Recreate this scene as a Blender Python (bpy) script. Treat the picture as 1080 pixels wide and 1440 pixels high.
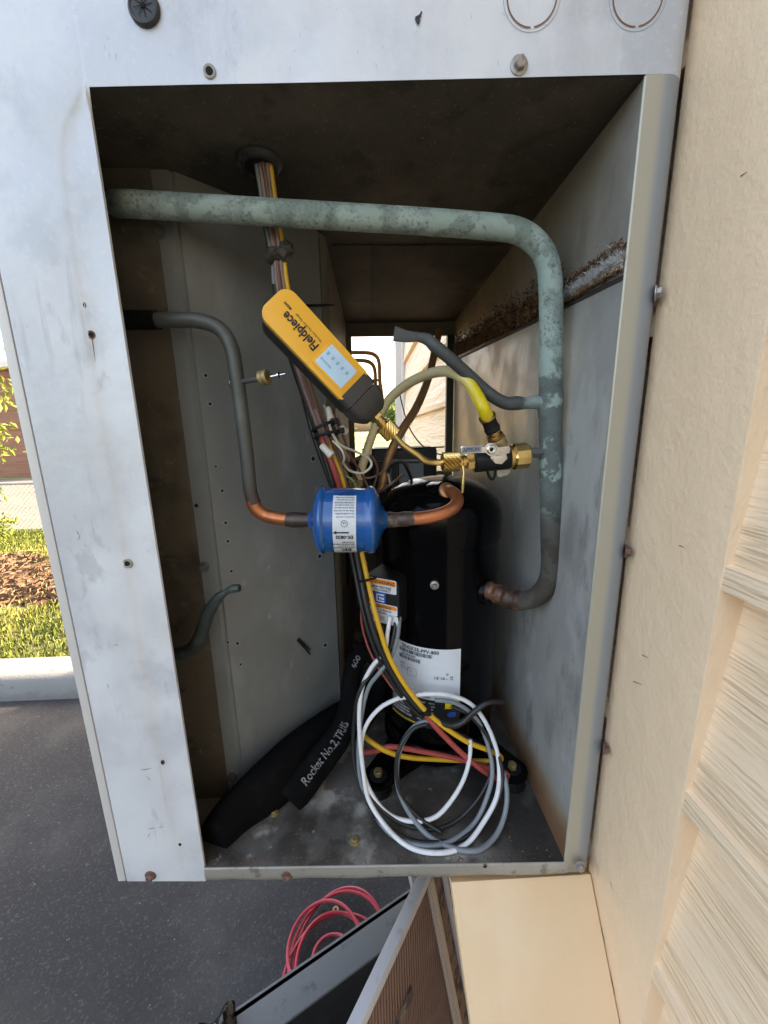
import bpy, bmesh, math, random
from mathutils import Vector, Matrix
random.seed(7)
V = Vector
for o in list(bpy.data.objects): bpy.data.objects.remove(o)
S = bpy.context.scene
C = S.collection
# ---------------------------------------------------------------- camera
MR = Matrix(((0.9986,0.0268,-0.0340),(-0.0386,0.2081,-0.9773),(-0.0191,0.9777,0.2090)))   # camera axes -> world
_c0 = V(MR.col[0]).normalized(); _c2 = V(MR.col[2]); _c2 = (_c2 - _c0*_c2.dot(_c0)).normalized(); _c1 = _c2.cross(_c0)
MR = Matrix((_c0,_c1,_c2)).transposed()
cd = bpy.data.cameras.new('camera'); cam = bpy.data.objects.new('camera', cd); C.objects.link(cam)
cd.sensor_fit = 'HORIZONTAL'; cd.sensor_width = 36; cd.lens = 532/1080*36
cd.clip_start = .02; cd.clip_end = 2000
cam.matrix_world = MR.to_4x4(); S.camera = cam
# ---------------------------------------------------------------- world, sun, exposure
SUN_EL, SUN_AZ = math.radians(34), math.radians(60)
w = bpy.data.worlds.new('World'); S.world = w; w.use_nodes = True
nt = w.node_tree; bg = nt.nodes['Background']
sky = nt.nodes.new('ShaderNodeTexSky'); sky.sky_type = 'NISHITA'; sky.sun_disc = False
sky.sun_elevation = SUN_EL; sky.sun_rotation = SUN_AZ; sky.air_density = 1.0; sky.dust_density = 7.0; sky.ozone_density = 1.0
nt.links.new(sky.outputs[0], bg.inputs[0]); bg.inputs[1].default_value = .15
sd = bpy.data.lights.new('sun', 'SUN'); so = bpy.data.objects.new('sun', sd); C.objects.link(so)
sd.energy = 2.0; sd.angle = math.radians(.6); sd.color = (1, .9, .76)
sdir = V((math.sin(SUN_AZ)*math.cos(SUN_EL), math.cos(SUN_AZ)*math.cos(SUN_EL), math.sin(SUN_EL)))
so.rotation_euler = sdir.to_track_quat('Z', 'Y').to_euler()
S.view_settings.view_transform = 'Standard'; S.view_settings.look = 'None'
S.view_settings.gamma = 1; S.view_settings.use_curve_mapping = False
S.view_settings.exposure = 3.0
S.view_settings.use_white_balance = True; S.view_settings.white_balance_temperature = 8000; S.view_settings.white_balance_tint = 10
S.render.engine = 'CYCLES'
S.cycles.max_bounces = 10; S.cycles.diffuse_bounces = 6; S.cycles.glossy_bounces = 5
S.cycles.transparent_max_bounces = 12
# ---------------------------------------------------------------- measuring helpers: sight lines measured on the site, cut at a known depth / side / height
def ray(a, b): return MR @ V(((a-540)/532, -(b-720)/532, -1))
def P(a, b, y): r = ray(a, b); return r*(y/r.y)
def PX(a, b, x): r = ray(a, b); return r*(x/r.x)
def PZ(a, b, z): r = ray(a, b); return r*(z/r.z)
# ---------------------------------------------------------------- materials
MATS = {}
def N(t, k, **kw):
    n = t.nodes.new(k)
    for a, v in kw.items(): setattr(n, a, v)
    return n
def mix(t, fac, a, b, blend='MIX'):
    m = N(t, 'ShaderNodeMix', data_type='RGBA', blend_type=blend)
    for sock, v in ((m.inputs[0], fac), (m.inputs[6], a), (m.inputs[7], b)):
        if hasattr(v, 'links'): t.links.new(v, sock)
        elif isinstance(v, (int, float)): sock.default_value = v
        else: sock.default_value = (*v, 1)
    return m.outputs[2]
def noise(t, scale, detail=4, rough=.55, stretch=None, dist=0, off=(0,0,0)):
    tc = N(t, 'ShaderNodeTexCoord'); mp = N(t, 'ShaderNodeMapping')
    if stretch: mp.inputs['Scale'].default_value = stretch
    mp.inputs['Location'].default_value = off
    n = N(t, 'ShaderNodeTexNoise'); n.inputs['Scale'].default_value = scale
    n.inputs['Detail'].default_value = detail; n.inputs['Roughness'].default_value = rough; n.inputs['Distortion'].default_value = dist
    t.links.new(tc.outputs['Object'], mp.inputs[0]); t.links.new(mp.outputs[0], n.inputs['Vector'])
    return n.outputs[0]
def ramp(t, src, lo, hi, v0=0., v1=1.):
    r = N(t, 'ShaderNodeMapRange', interpolation_type='SMOOTHSTEP'); t.links.new(src, r.inputs[0])
    for i, v in enumerate((lo, hi, v0, v1)): r.inputs[i+1].default_value = v
    return r.outputs[0]
def axis_ramp(t, axis, lo, hi, wob=0., wscale=12):
    tc = N(t, 'ShaderNodeTexCoord'); s = N(t, 'ShaderNodeSeparateXYZ'); t.links.new(tc.outputs['Object'], s.inputs[0])
    src = s.outputs[axis]
    if wob:
        m = N(t, 'ShaderNodeMath', operation='MULTIPLY_ADD'); t.links.new(noise(t, wscale), m.inputs[0])
        m.inputs[1].default_value = wob; t.links.new(src, m.inputs[2])
        q = N(t, 'ShaderNodeMath', operation='SUBTRACT'); t.links.new(m.outputs[0], q.inputs[0]); q.inputs[1].default_value = wob*.5; src = q.outputs[0]
    return ramp(t, src, lo, hi)
def bump(t, b, src, strength, dist):
    m = N(t, 'ShaderNodeBump'); m.inputs['Strength'].default_value = strength; m.inputs['Distance'].default_value = dist
    t.links.new(src, m.inputs['Height'])
    if b.inputs['Normal'].links: t.links.new(b.inputs['Normal'].links[0].from_socket, m.inputs['Normal'])
    t.links.new(m.outputs[0], b.inputs['Normal'])
def mat(name, col, rough=.5, metal=0., layers=(), bumps=(), spec=.5, coat=0., emit=None, alpha=1, trans=0., roughvar=None):
    """layers: (colour, scale, lo, hi, strength[, stretch]) noise patches over the base; bumps: (scale, strength, distance[, stretch])"""
    m = bpy.data.materials.new(name); m.use_nodes = True; t = m.node_tree; b = t.nodes['Principled BSDF']
    c = N(t, 'ShaderNodeRGB'); c.outputs[0].default_value = (*col, 1); cur = c.outputs[0]
    for i, L in enumerate(layers):
        if L[1] in ('x', 'y', 'z'):
            f = axis_ramp(t, 'xyz'.index(L[1]), L[2], L[3], *(L[5:7] if len(L) > 5 else ()))
            f = ramp(t, f, 0, 1, 0, L[4])
        else:
            f = ramp(t, noise(t, L[1], 6, .6, L[5] if len(L) > 5 else None, 0, (i*3.1, i*1.7, i*.9)), L[2], L[3], 0, L[4])
        cur = mix(t, f, cur, L[0])
    t.links.new(cur, b.inputs['Base Color'])
    b.inputs['Roughness'].default_value = rough; b.inputs['Metallic'].default_value = metal
    b.inputs['Specular IOR Level'].default_value = spec; b.inputs['Coat Weight'].default_value = coat; b.inputs['Coat Roughness'].default_value = .08
    if trans: b.inputs['Transmission Weight'].default_value = trans
    if roughvar: t.links.new(ramp(t, noise(t, roughvar[0], 5), .3, .7, roughvar[1], roughvar[2]), b.inputs['Roughness'])
    for B in bumps: bump(t, b, noise(t, B[0], 5, .6, B[3] if len(B) > 3 else None), B[1], B[2])
    if emit: b.inputs['Emission Color'].default_value = (*emit[:3], 1); b.inputs['Emission Strength'].default_value = emit[3]
    MATS[name] = m; return m
def M(n): return MATS[n]

mat('cabinet_paint', (.57,.59,.635), .46, .15, [((.74,.76,.8), 6, .42, .62, .8), ((.42,.44,.48), 11, .55, .7, .5), ((.72,.74,.77), 240, .55, .7, .3), ((.36,.37,.39), 70, .6, .74, .4, (1,1,.09)), ((.25,.24,.23), 55, .69, .75, .5), ((.3,.31,.33), 17, .64, .7, .35, (1,1,.5)), ((.72,.74,.77), 90, .62, .76, .3, (1,1,.08)), ((.45,.42,.36), 5, .6, .75, .3)], [(7,.35,.009),(24,.15,.002),(260,.15,.0006)], roughvar=(12,.34,.62))
mat('cabinet_rail', (.33,.31,.27), .45, .25, [((.2,.16,.11), 22, .55, .72, .7, (.25,1,1)), ((.5,.48,.43), 8, .5, .7, .6), ((.12,.09,.07), 50, .58, .68, .65)], [(30,.2,.002),(260,.15,.0005)])
mat('cabinet_side_rail', (.45,.42,.34), .42, .3, [((.36,.35,.32), 10, .45, .7, .6, (1,1,.3)), ((.26,.29,.34), 'x', .2225, .2345, .85, .003, 14), ((.2,.17,.14), 45, .68, .74, .6), ((.16,.13,.1), 'z', -.475, -.51, .5, .02)], [(9,.2,.003),(300,.1,.0004)])  # beige base has the wall's tan reflection painted in; greyer towards the rolled edge
mat('cabinet_edge', (.66,.64,.63), .5, .1, [((.45,.4,.37), 16, .5, .75, .6, (1,1,.2))], [(200,.1,.0005)])
mat('gap_dark', (.035,.03,.03), .8)
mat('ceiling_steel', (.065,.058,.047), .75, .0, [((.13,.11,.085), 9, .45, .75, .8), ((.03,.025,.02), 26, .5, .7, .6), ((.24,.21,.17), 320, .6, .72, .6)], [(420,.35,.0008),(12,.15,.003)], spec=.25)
mat('back_steel', (.21,.18,.135), .6, .15, [((.09,.07,.05), 8, .5, .72, .8), ((.32,.28,.2), 20, .55, .75, .5)], [(220,.2,.0006),(10,.2,.003)], spec=.35)
mat('coil_steel', (.1,.085,.065), .7, 0, [((.03,.025,.02), 12, .45, .7, .8), ((.17,.15,.12), 60, .6, .7, .5)], [(90,.3,.001)], spec=.3)
mat('partition_steel', (.19,.205,.207), .45, .15, [((.33,.35,.35), 11, .48, .74, .6, (1,1,.35)), ((.14,.145,.14), 7, .54, .74, .5), ((.42,.43,.42), 55, .66, .74, .5, (1,1,.5)), ((.16,.14,.1), 'z', .0, .26, .5, .1), ((.22,.18,.11), 35, .68, .74, .4)], [(5,.35,.012),(240,.12,.0005)], spec=.4, roughvar=(14,.36,.62))
mat('side_wall_steel', (.36,.35,.335), .48, .15, [((.52,.51,.49), 15, .5, .64, .65, (1,.8,.5)), ((.16,.15,.14), 30, .56, .66, .5, (1,1,.35)), ((.19,.185,.18), 17, .5, .7, .5, (1,1,.4)), ((.5,.51,.5), 210, .6, .7, .5), ((.3,.2,.11), 'z', -.4, -.475, .85, .05, 9), ((.2,.07,.03), 'z', -.425, -.49, .7, .06, 22), ((.34,.26,.16), 'y', .42, .8, .85, .1), ((.2,.16,.12), 'z', .12, .16, .5, .04)], [(6,.25,.006),(300,.2,.0005)], spec=.4, roughvar=(16,.36,.6))
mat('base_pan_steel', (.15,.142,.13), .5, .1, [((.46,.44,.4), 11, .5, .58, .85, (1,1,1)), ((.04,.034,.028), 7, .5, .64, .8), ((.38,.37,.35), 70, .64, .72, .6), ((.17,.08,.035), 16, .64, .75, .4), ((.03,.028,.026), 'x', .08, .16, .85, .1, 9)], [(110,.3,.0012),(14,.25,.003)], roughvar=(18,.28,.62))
mat('patina_copper', (.23,.29,.265), .75, 0, [((.4,.48,.455), 34, .44, .6, .8), ((.1,.125,.115), 330, .5, .66, .75), ((.1,.12,.11), 110, .54, .72, .6), ((.2,.26,.24), 9, .5, .68, .6), ((.1,.115,.11), 'z', .085, .03, .85, .09, 26), ((.36,.46,.42), 30, .52, .58, .75), ((.055,.04,.03), 'z', -.05, -.13, .9, .08, 20), ((.3,.13,.06), 60, .66, .72, .15)], [(260,.35,.0007),(40,.2,.001)], spec=.25)
mat('burnt_copper', (.085,.045,.033), .45, .35, [((.32,.14,.07), 38, .46, .6, .8), ((.6,.26,.13), 60, .58, .68, .9), ((.02,.017,.017), 25, .5, .62, .6)], [(120,.5,.0012)])
mat('dull_pipe', (.1,.105,.1), .5, .3, [((.17,.18,.17), 30, .5, .7, .5), ((.08,.05,.04), 'z', -.04, -.08, .8, .03)], [(150,.2,.0006)])
mat('stub_pipe', (.055,.068,.066), .5, .3, [((.15,.18,.17), 40, .5, .7, .5)], [(150,.25,.0006)])
mat('branch_pipe', (.075,.083,.085), .55, .2, [((.3,.4,.37), 'x', .16, .175, .8, .02, 60), ((.15,.17,.17), 50, .52, .7, .5)], [(110,.4,.001)])
mat('clean_copper', (.62,.22,.1), .38, .75, [((.35,.1,.05), 45, .5, .7, .6), ((.75,.38,.22), 70, .58, .7, .5)], [(70,.15,.0005)])
mat('solder_dark', (.1,.075,.065), .4, .6, [((.3,.26,.24), 60, .5, .65, .7), ((.03,.02,.02), 50, .55, .65, .7)], [(160,.5,.0012)])
mat('old_copper', (.55,.29,.13), .5, .6, [((.2,.09,.04), 30, .5, .7, .6)], [(80,.2,.0006)])
mat('brass', (.72,.48,.17), .3, 1., [((.45,.27,.09), 90, .5, .7, .5)], [(300,.08,.0003)])
mat('bright_brass', (.85,.62,.25), .25, 1., [((.6,.38,.12), 60, .55, .7, .4)], [(200,.06,.0003)])
mat('old_brass', (.42,.32,.16), .5, .7, [((.2,.15,.08), 60, .5, .7, .7)], [(200,.2,.0004)])
mat('chrome', (.7,.68,.66), .16, 1., [((.35,.33,.32), 120, .55, .7, .5)])
mat('engraving', (.1,.1,.13), .5, .3)
mat('compressor_paint', (.0025,.0025,.003), .13, 0, [((.03,.028,.025), 40, .62, .75, .25)], [(160,.02,.0002)], spec=.13, coat=0)
mat('black_rubber', (.008,.008,.009), .5, 0, [((.025,.024,.023), 70, .55, .7, .5)], [(180,.2,.0005)], spec=.3)
mat('grommet_rubber', (.03,.029,.03), .5, 0, [((.055,.055,.058), 40, .5, .7, .5)], spec=.5)
mat('foam', (.005,.005,.0055), .9, 0, [((.012,.012,.012), 60, .5, .7, .5)], [(240,.35,.0008)], spec=.08)
mat('filter_blue', (.008,.1,.34), .17, 0, [((.006,.06,.22), 12, .5, .75, .5)], [(9,.12,.004)], spec=.55, coat=.5)
mat('white_label', (.68,.72,.77), .35, 0, [((.55,.58,.62), 50, .6, .75, .4)], [(20,.08,.001)])
mat('print_black', (.02,.02,.025), .5); mat('print_white', (.7,.71,.74), .5); mat('print_grey', (.3,.31,.33), .5)
mat('print_blue', (.02,.1,.45), .4); mat('print_orange', (.85,.28,.03), .4); mat('print_yellow', (.8,.62,.02), .4)
mat('chalk_print', (.2,.205,.215), .7, 0, [((.02,.02,.02), 420, .48, .56, .95)])
mat('black_label', (.015,.016,.02), .4)
mat('gauge_yellow', (.92,.46,.04), .4, 0, [((.85,.4,.035), 60, .5, .7, .4)], [(500,.1,.0002)])
mat('gauge_grey', (.045,.04,.038), .5, 0, [], [(600,.15,.0002)]); mat('gauge_black', (.012,.012,.012), .45)
mat('screen', (.5,.72,.9), .12, 0, [((.42,.63,.82), 60, .45, .7, .6)]); mat('screen_segment', (.17,.3,.42), .3)
for n, c in dict(black=(.015,.015,.016), grey=(.2,.225,.25), white=(.75,.76,.78), yellow=(.75,.42,.03), red=(.42,.07,.06), brown=(.15,.07,.05), mauve=(.26,.17,.16), cream=(.75,.7,.6), olive=(.3,.3,.1)).items():
    mat('wire_'+n, c, .38, 0, [(tuple(x*.55 for x in c), 50, .5, .75, .45)], spec=.5)
mat('hose_yellow', (.72,.55,.015), .3, 0, [((.75,.64,.42), 'x', .118, .082, .85, .01)], spec=.5)  # cream blend along x paints the back-window glow onto the yellow hose
mat('tape', (.05,.042,.036), .45, 0, [((.1,.085,.07), 60, .5, .7, .5)], [(60,.5,.003)])
mat('rust_screw', (.17,.09,.07), .6, .3, [((.35,.25,.2), 150, .5, .65, .7)], [(300,.5,.0006)])
mat('steel_screw', (.38,.35,.33), .4, .6, [((.2,.13,.1), 140, .5, .65, .6)], [(300,.3,.0005)])
mat('rust_ring', (.2,.1,.06), .8); mat('hole_dark', (.006,.005,.005), .9)
mat('insulation_rust', (.22,.125,.07), .85, 0, [((.08,.045,.03), 60, .5, .62, .8), ((.3,.15,.07), 90, .55, .7, .7), ((.45,.36,.27), 160, .64, .72, .6)], [(120,.9,.004)], spec=.1)
mat('insulation_fuzz', (.66,.64,.62), .9, 0, [((.3,.28,.27), 90, .5, .7, .6)], [(140,.9,.004)], spec=.1)
mat('wall_trim_paint', (.88,.645,.44), .48, 0, [((.8,.6,.4), 12, .5, .75, .5), ((.4,.3,.2), 45, .72, .78, .5), ((.64,.5,.33), 6, .6, .8, .35)], [(48,.38,.006,(1,.6,.45)),(200,.4,.0016)])
mat('siding_paint', (.87,.645,.445), .5, 0, [((.76,.57,.38), 14, .5, .75, .4, (1,.3,1)), ((.35,.25,.16), 60, .71, .76, .5, (1,.4,1))], [(8.5,.8,.03,(1,.22,2.0)),(40,.2,.003,(1,.2,1.6)),(240,.25,.0012,(1,.3,1))])
mat('lean_board_paint', (.84,.6,.38), .5, 0, [((.7,.46,.24), 3, .42, .62, .45), ((.4,.26,.13), 60, .7, .76, .5), ((.74,.52,.29), 14, .45, .75, .6, (1,.12,.12)), ((.8,.66,.45), 6, .5, .7, .4)], [(120,.2,.0012,(1,.1,.1)),(40,.12,.002)])
mat('asphalt', (.03,.03,.032), .82, 0, [((.06,.06,.06), 2.6, .42, .68, .7), ((.1,.1,.105), 150, .52, .7, .6), ((.022,.022,.024), 200, .56, .66, .7), ((.5,.49,.47), 55, .765, .78, .9), ((.085,.08,.07), 1.3, .5, .75, .6)], [(330,.8,.004),(90,.3,.004)], spec=.3)
mat('kerb_concrete', (.23,.23,.225), .85, 0, [((.1,.1,.1), 22, .6, .68, .7), ((.2,.2,.2), 9, .5, .7, .6), ((.15,.15,.15), 'z', -1.29, -1.35, .8, .06, 20)], [(120,.6,.004)])
mat('lawn_soil', (.1,.1,.035), .95, 0, [((.22,.12,.075), 'y', 2.85, 3.05, 1, .25, 2), ((.1,.12,.03), 'y', 4.1, 4.3, 1, .3, 2), ((.3,.19,.13), 45, .55, .7, .5), ((.06,.09,.02), 2, .5, .7, .3)], [(60,.8,.02)])
mat('far_grass', (.12,.17,.045), .95, 0, [((.2,.24,.07), .5, .4, .7, .6)])
mat('far_road', (.1,.095,.09), .9, 0, [((.065,.06,.058), 1.5, .4, .7, .6, (.3,1,1))])
mat('grass_blade', (.11,.14,.03), .7, 0, [((.24,.22,.07), 1.7, .42, .68, .8), ((.06,.09,.02), 8, .5, .7, .5)], spec=.2)
mat('straw', (.15,.1,.07), .85, 0, [((.1,.06,.04), 9, .45, .65, .8)], spec=.1)
mat('leaf_yellow', (.13,.17,.03), .6, 0, [((.22,.24,.04), 6, .4, .65, .8), ((.06,.11,.015), 9, .5, .7, .7)], spec=.3)
mat('leaf_far', (.13,.19,.05), .7, 0, [((.2,.26,.08), .5, .4, .7, .7)], spec=.2)
mat('bark', (.09,.07,.05), .9, 0, [], [(40,.6,.01)])
mat('galvanised', (.36,.36,.36), .5, .5); mat('tray_steel', (.15,.155,.155), .6, .1, [((.15,.155,.15), 14, .45, .72, .7), ((.05,.05,.05), 40, .55, .7, .5), ((.24,.24,.23), 220, .62, .72, .5)], [(160,.3,.0012)], spec=.35)
mat('tray_dark', (.012,.013,.015), .5, 0, [((.03,.03,.033), 20, .5, .7, .5)])
mat('bag_plastic', (.008,.008,.009), .16, 0, [], [(22,.6,.01)], spec=.7)
mat('air_hose_red', (.42,.035,.055), .35, 0, [((.45,.04,.07), 20, .5, .7, .5)], spec=.5)
mat('coil_frame', (.62,.64,.68), .4, .3, [((.4,.38,.36), 30, .55, .7, .5)], [(60,.2,.001)])
mat('fin_comb', (.62,.52,.4), .6, .2); mat('coil_side', (.28,.2,.16), .7, .1, [((.06,.045,.04), 50, .48, .58, .85), ((.5,.45,.4), 90, .6, .7, .6)], [(90,.8,.004)])
mat('box_plastic', (.025,.023,.022), .45); mat('post_dark', (.06,.05,.04), .6, .2)
mat('far_wall', (.6,.57,.54), .8); mat('white_corner', (.72,.66,.62), .6, 0, [((.6,.53,.47), 9, .5, .7, .4)])
# fins of the coil slab: fine bands
m = mat('coil_fins', (.23,.135,.1), .6, .1, [((.33,.22,.16), 18, .45, .7, .5)])
t = m.node_tree; b = t.nodes['Principled BSDF']
wv = N(t, 'ShaderNodeTexWave'); wv.inputs['Scale'].default_value = 95; wv.inputs['Distortion'].default_value = 1.2; wv.inputs['Detail'].default_value = 1
tc = N(t, 'ShaderNodeTexCoord'); t.links.new(tc.outputs['Object'], wv.inputs['Vector']); bump(t, b, wv.outputs[1], .8, .003)
# far brick wall
m = mat('far_brick', (.3,.12,.07), .9); t = m.node_tree; b = t.nodes['Principled BSDF']
br = N(t, 'ShaderNodeTexBrick'); br.inputs['Scale'].default_value = 1; br.inputs['Color1'].default_value = (.34,.14,.08,1); br.inputs['Color2'].default_value = (.24,.09,.055,1)
br.inputs['Mortar'].default_value = (.2,.15,.12,1); br.inputs['Brick Width'].default_value = .9; br.inputs['Row Height'].default_value = .11; br.inputs['Mortar Size'].default_value = .02
mp = N(t, 'ShaderNodeMapping'); mp.inputs['Rotation'].default_value = (math.pi/2, 0, 0); tc = N(t, 'ShaderNodeTexCoord')
t.links.new(tc.outputs['Object'], mp.inputs[0]); t.links.new(mp.outputs[0], br.inputs[0]); t.links.new(br.outputs[0], b.inputs['Base Color'])
# knurling is real geometry, see knurl()

# ---------------------------------------------------------------- object helpers
def link(name, me, material=None, parent=None, smooth=False):
    o = bpy.data.objects.new(name, me); C.objects.link(o)
    if material is not None: me.materials.append(M(material) if isinstance(material, str) else material)
    if smooth:
        me.polygons.foreach_set('use_smooth', [True]*len(me.polygons))
        me.set_sharp_from_angle(angle=math.radians(38))
    if parent is not None:
        o.parent = parent; o.matrix_parent_inverse = WORLD[parent.name].inverted()
    WORLD[o.name] = Matrix.Identity(4)
    return o
WORLD = {}
def tag(o, label, cat, group=None, kind=None):
    o['label'] = label
    if cat: o['category'] = cat
    if group: o['group'] = group
    if kind: o['kind'] = kind
    return o
def thing(name, loc, label, cat, group=None, kind=None):
    o = bpy.data.objects.new(name, None); C.objects.link(o); o.location = loc; o.empty_display_size = .03
    WORLD[o.name] = Matrix.Translation(V(loc)); return tag(o, label, cat, group, kind)
def struct(o): o['kind'] = 'structure'; return o
def mesh(verts, faces, name='m'):
    me = bpy.data.meshes.new(name); me.from_pydata([tuple(v) for v in verts], [], faces); me.update(); return me
class MB:
    def __init__(s): s.v = []; s.f = []
    def add(s, vs, fs):
        n = len(s.v); s.v += [V(v) for v in vs]; s.f += [tuple(i+n for i in f) for f in fs]; return s
    def box(s, lo, hi, R=None, org=None):
        x0,y0,z0 = lo; x1,y1,z1 = hi
        vs = [V(p) for p in ((x0,y0,z0),(x1,y0,z0),(x1,y1,z0),(x0,y1,z0),(x0,y0,z1),(x1,y0,z1),(x1,y1,z1),(x0,y1,z1))]
        if R is not None: vs = [R @ v for v in vs]
        if org is not None: vs = [v+V(org) for v in vs]
        return s.add(vs, [(0,3,2,1),(4,5,6,7),(0,1,5,4),(1,2,6,5),(2,3,7,6),(3,0,4,7)])
    def prism(s, poly, off):           # polygon of 3D points pushed along off
        n = len(poly); off = V(off); vs = [V(p) for p in poly]+[V(p)+off for p in poly]
        return s.add(vs, [tuple(range(n))[::-1], tuple(range(n, 2*n))]+[(i, (i+1)%n, (i+1)%n+n, i+n) for i in range(n)])
    def obj(s, name, material, parent=None, smooth=False, bevel=0):
        me = mesh(s.v, s.f, name)
        bm = bmesh.new(); bm.from_mesh(me); bmesh.ops.recalc_face_normals(bm, faces=bm.faces)
        if bevel: bmesh.ops.bevel(bm, geom=list(bm.edges), offset=bevel, segments=2, profile=.6, affect='EDGES', clamp_overlap=True)
        bm.to_mesh(me); bm.free()
        return link(name, me, material, parent, smooth or bevel > 0)
def frame(ax):
    ax = V(ax).normalized(); u = ax.orthogonal().normalized(); return u, ax.cross(u), ax
def smooth_path(pts, sub=6, rad=None):
    pts = [V(p) for p in pts]; n = len(pts); out = []; ro = []
    for i in range(n-1):
        p0 = pts[max(i-1,0)]; p1 = pts[i]; p2 = pts[i+1]; p3 = pts[min(i+2,n-1)]
        for k in range(sub):
            t = k/sub
            out.append(.5*((2*p1)+(p2-p0)*t+(2*p0-5*p1+4*p2-p3)*t*t+(3*p1-p0-3*p2+p3)*t**3))
            if rad: ro.append(rad[i]*(1-t)+rad[i+1]*t)
    out.append(pts[-1]);
    if rad: ro.append(rad[-1])
    return out, ro
def add_tube(mb, pts, r, seg=12, sub=6, flat=None):
    rad = list(r) if isinstance(r, (list, tuple)) else [r]*len(pts)
    path, rr = smooth_path(pts, sub, rad)
    if flat: _, fl = smooth_path(pts, sub, flat)
    u = None; rings = []; vs = []; fs = []
    for i, p in enumerate(path):
        tg = (path[min(i+1,len(path)-1)]-path[max(i-1,0)]).normalized()
        if u is None: u = tg.orthogonal().normalized()
        u = (u-tg*u.dot(tg)).normalized(); v = tg.cross(u)
        for k in range(seg):
            a = 2*math.pi*k/seg
            d = (u*math.cos(a)+v*math.sin(a))*rr[i]
            if flat: d.y *= fl[i]; d.z *= 1+(1-fl[i])*.5
            vs.append(p+d)
    n = len(path)
    for i in range(n-1):
        for k in range(seg): fs.append((i*seg+k, i*seg+(k+1)%seg, (i+1)*seg+(k+1)%seg, (i+1)*seg+k))
    fs.append(tuple(range(seg))[::-1]); fs.append(tuple(range((n-1)*seg, n*seg)))
    return mb.add(vs, fs)
def tube(name, pts, r, material, parent=None, seg=12, sub=6, flat=None):
    return add_tube(MB(), pts, r, seg, sub, flat).obj(name, material, parent, True)
def add_lathe(mb, prof, org, ax, seg=40, knurl=0):
    u, v, a = frame(ax); org = V(org); vs = []; fs = []
    for j, (s, r) in enumerate(prof):
        for k in range(seg):
            t = 2*math.pi*k/seg; rr = r
            if knurl and 1 < j < len(prof)-2: rr += knurl*(1 if (k+j) % 2 else -1)
            vs.append(org+a*s+(u*math.cos(t)+v*math.sin(t))*rr)
    n = len(prof)
    for j in range(n-1):
        for k in range(seg): fs.append((j*seg+k, j*seg+(k+1)%seg, (j+1)*seg+(k+1)%seg, (j+1)*seg+k))
    fs.append(tuple(range(seg))[::-1]); fs.append(tuple(range((n-1)*seg, n*seg)))
    return mb.add(vs, fs)
def lathe(name, prof, org, ax, material, parent=None, seg=40, knurl=0, smooth=True):
    return add_lathe(MB(), prof, org, ax, seg, knurl).obj(name, material, parent, smooth)
def knurled(name, org, ax, length, r, material, parent=None):
    prof = [(0, r*.8), (length*.04, r*.97)]+[(length*(.06+0.88*i/8), r) for i in range(9)]+[(length*.96, r*.97), (length, r*.8)]
    return lathe(name, prof, org, ax, material, parent, 30, r*.06, smooth=False)
def hexnut(name, org, ax, length, r, material, parent=None, n=6):
    mb = MB(); u, v, a = frame(ax); org = V(org); vs = []
    prof = [(0, r*.86), (length*.12, r), (length*.88, r), (length, r*.86)]
    for s, rr in prof:
        for k in range(n): t = 2*math.pi*k/n+.3; vs.append(org+a*s+(u*math.cos(t)+v*math.sin(t))*rr)
    fs = [(j*n+k, j*n+(k+1)%n, (j+1)*n+(k+1)%n, (j+1)*n+k) for j in range(3) for k in range(n)]+[tuple(range(n))[::-1], tuple(range(3*n, 4*n))]
    mb.add(vs, fs); return mb.obj(name, material, parent)
def copies(first, locs, rots=None, parent=None):
    out = []
    for i, l in enumerate(locs):
        o = first if i == 0 else first.copy()
        if i: C.objects.link(o)
        o.location = l
        if rots is not None: o.rotation_euler = rots[i]
        out.append(o)
    return out
# flat print mapped on a surface: f(u, v, h) gives the world point
def planar(org, ux, uy, n):
    org, ux, uy, n = V(org), V(ux), V(uy), V(n); return lambda u, v, h=0: org+ux*u+uy*v+n*h
def add_rect(mb, f, x0, y0, x1, y1, h, nx=1, rad=0):
    if rad:
        pts = []
        for cx, cy, a0 in ((x1-rad,y1-rad,0),(x0+rad,y1-rad,90),(x0+rad,y0+rad,180),(x1-rad,y0+rad,270)):
            for k in range(5): a = math.radians(a0+22.5*k); pts.append((cx+rad*math.cos(a), cy+rad*math.sin(a)))
        mb.add([f(x, y, h) for x, y in pts], [tuple(range(len(pts)))]); return mb
    vs = []
    for i in range(nx+1):
        x = x0+(x1-x0)*i/nx; vs += [f(x, y0, h), f(x, y1, h)]
    return mb.add(vs, [(2*i, 2*i+2, 2*i+3, 2*i+1) for i in range(nx)])
_txt = {}
def add_text(mb, f, s, x, y, size, h, align='LEFT', sx=1., bold=0.):
    key = (s, align, bold)
    if key not in _txt:
        cu = bpy.data.curves.new('t', 'FONT'); cu.body = s; cu.size = 1; cu.align_x = align; cu.resolution_u = 2; cu.offset = bold
        o = bpy.data.objects.new('t', cu); C.objects.link(o); bpy.context.view_layer.update()
        me = bpy.data.meshes.new_from_object(o.evaluated_get(bpy.context.evaluated_depsgraph_get()))
        _txt[key] = ([v.co.copy() for v in me.vertices], [tuple(p.vertices) for p in me.polygons])
        bpy.data.objects.remove(o); bpy.data.curves.remove(cu); bpy.data.meshes.remove(me)
    vs, fs = _txt[key]
    return mb.add([f(x+v.x*size*sx, y+v.y*size, h) for v in vs], fs)
def pr(mb, name, material, parent):      # print: no normal fixing, keeps shape
    return link(name, mesh(mb.v, mb.f, name), material, parent)

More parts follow.
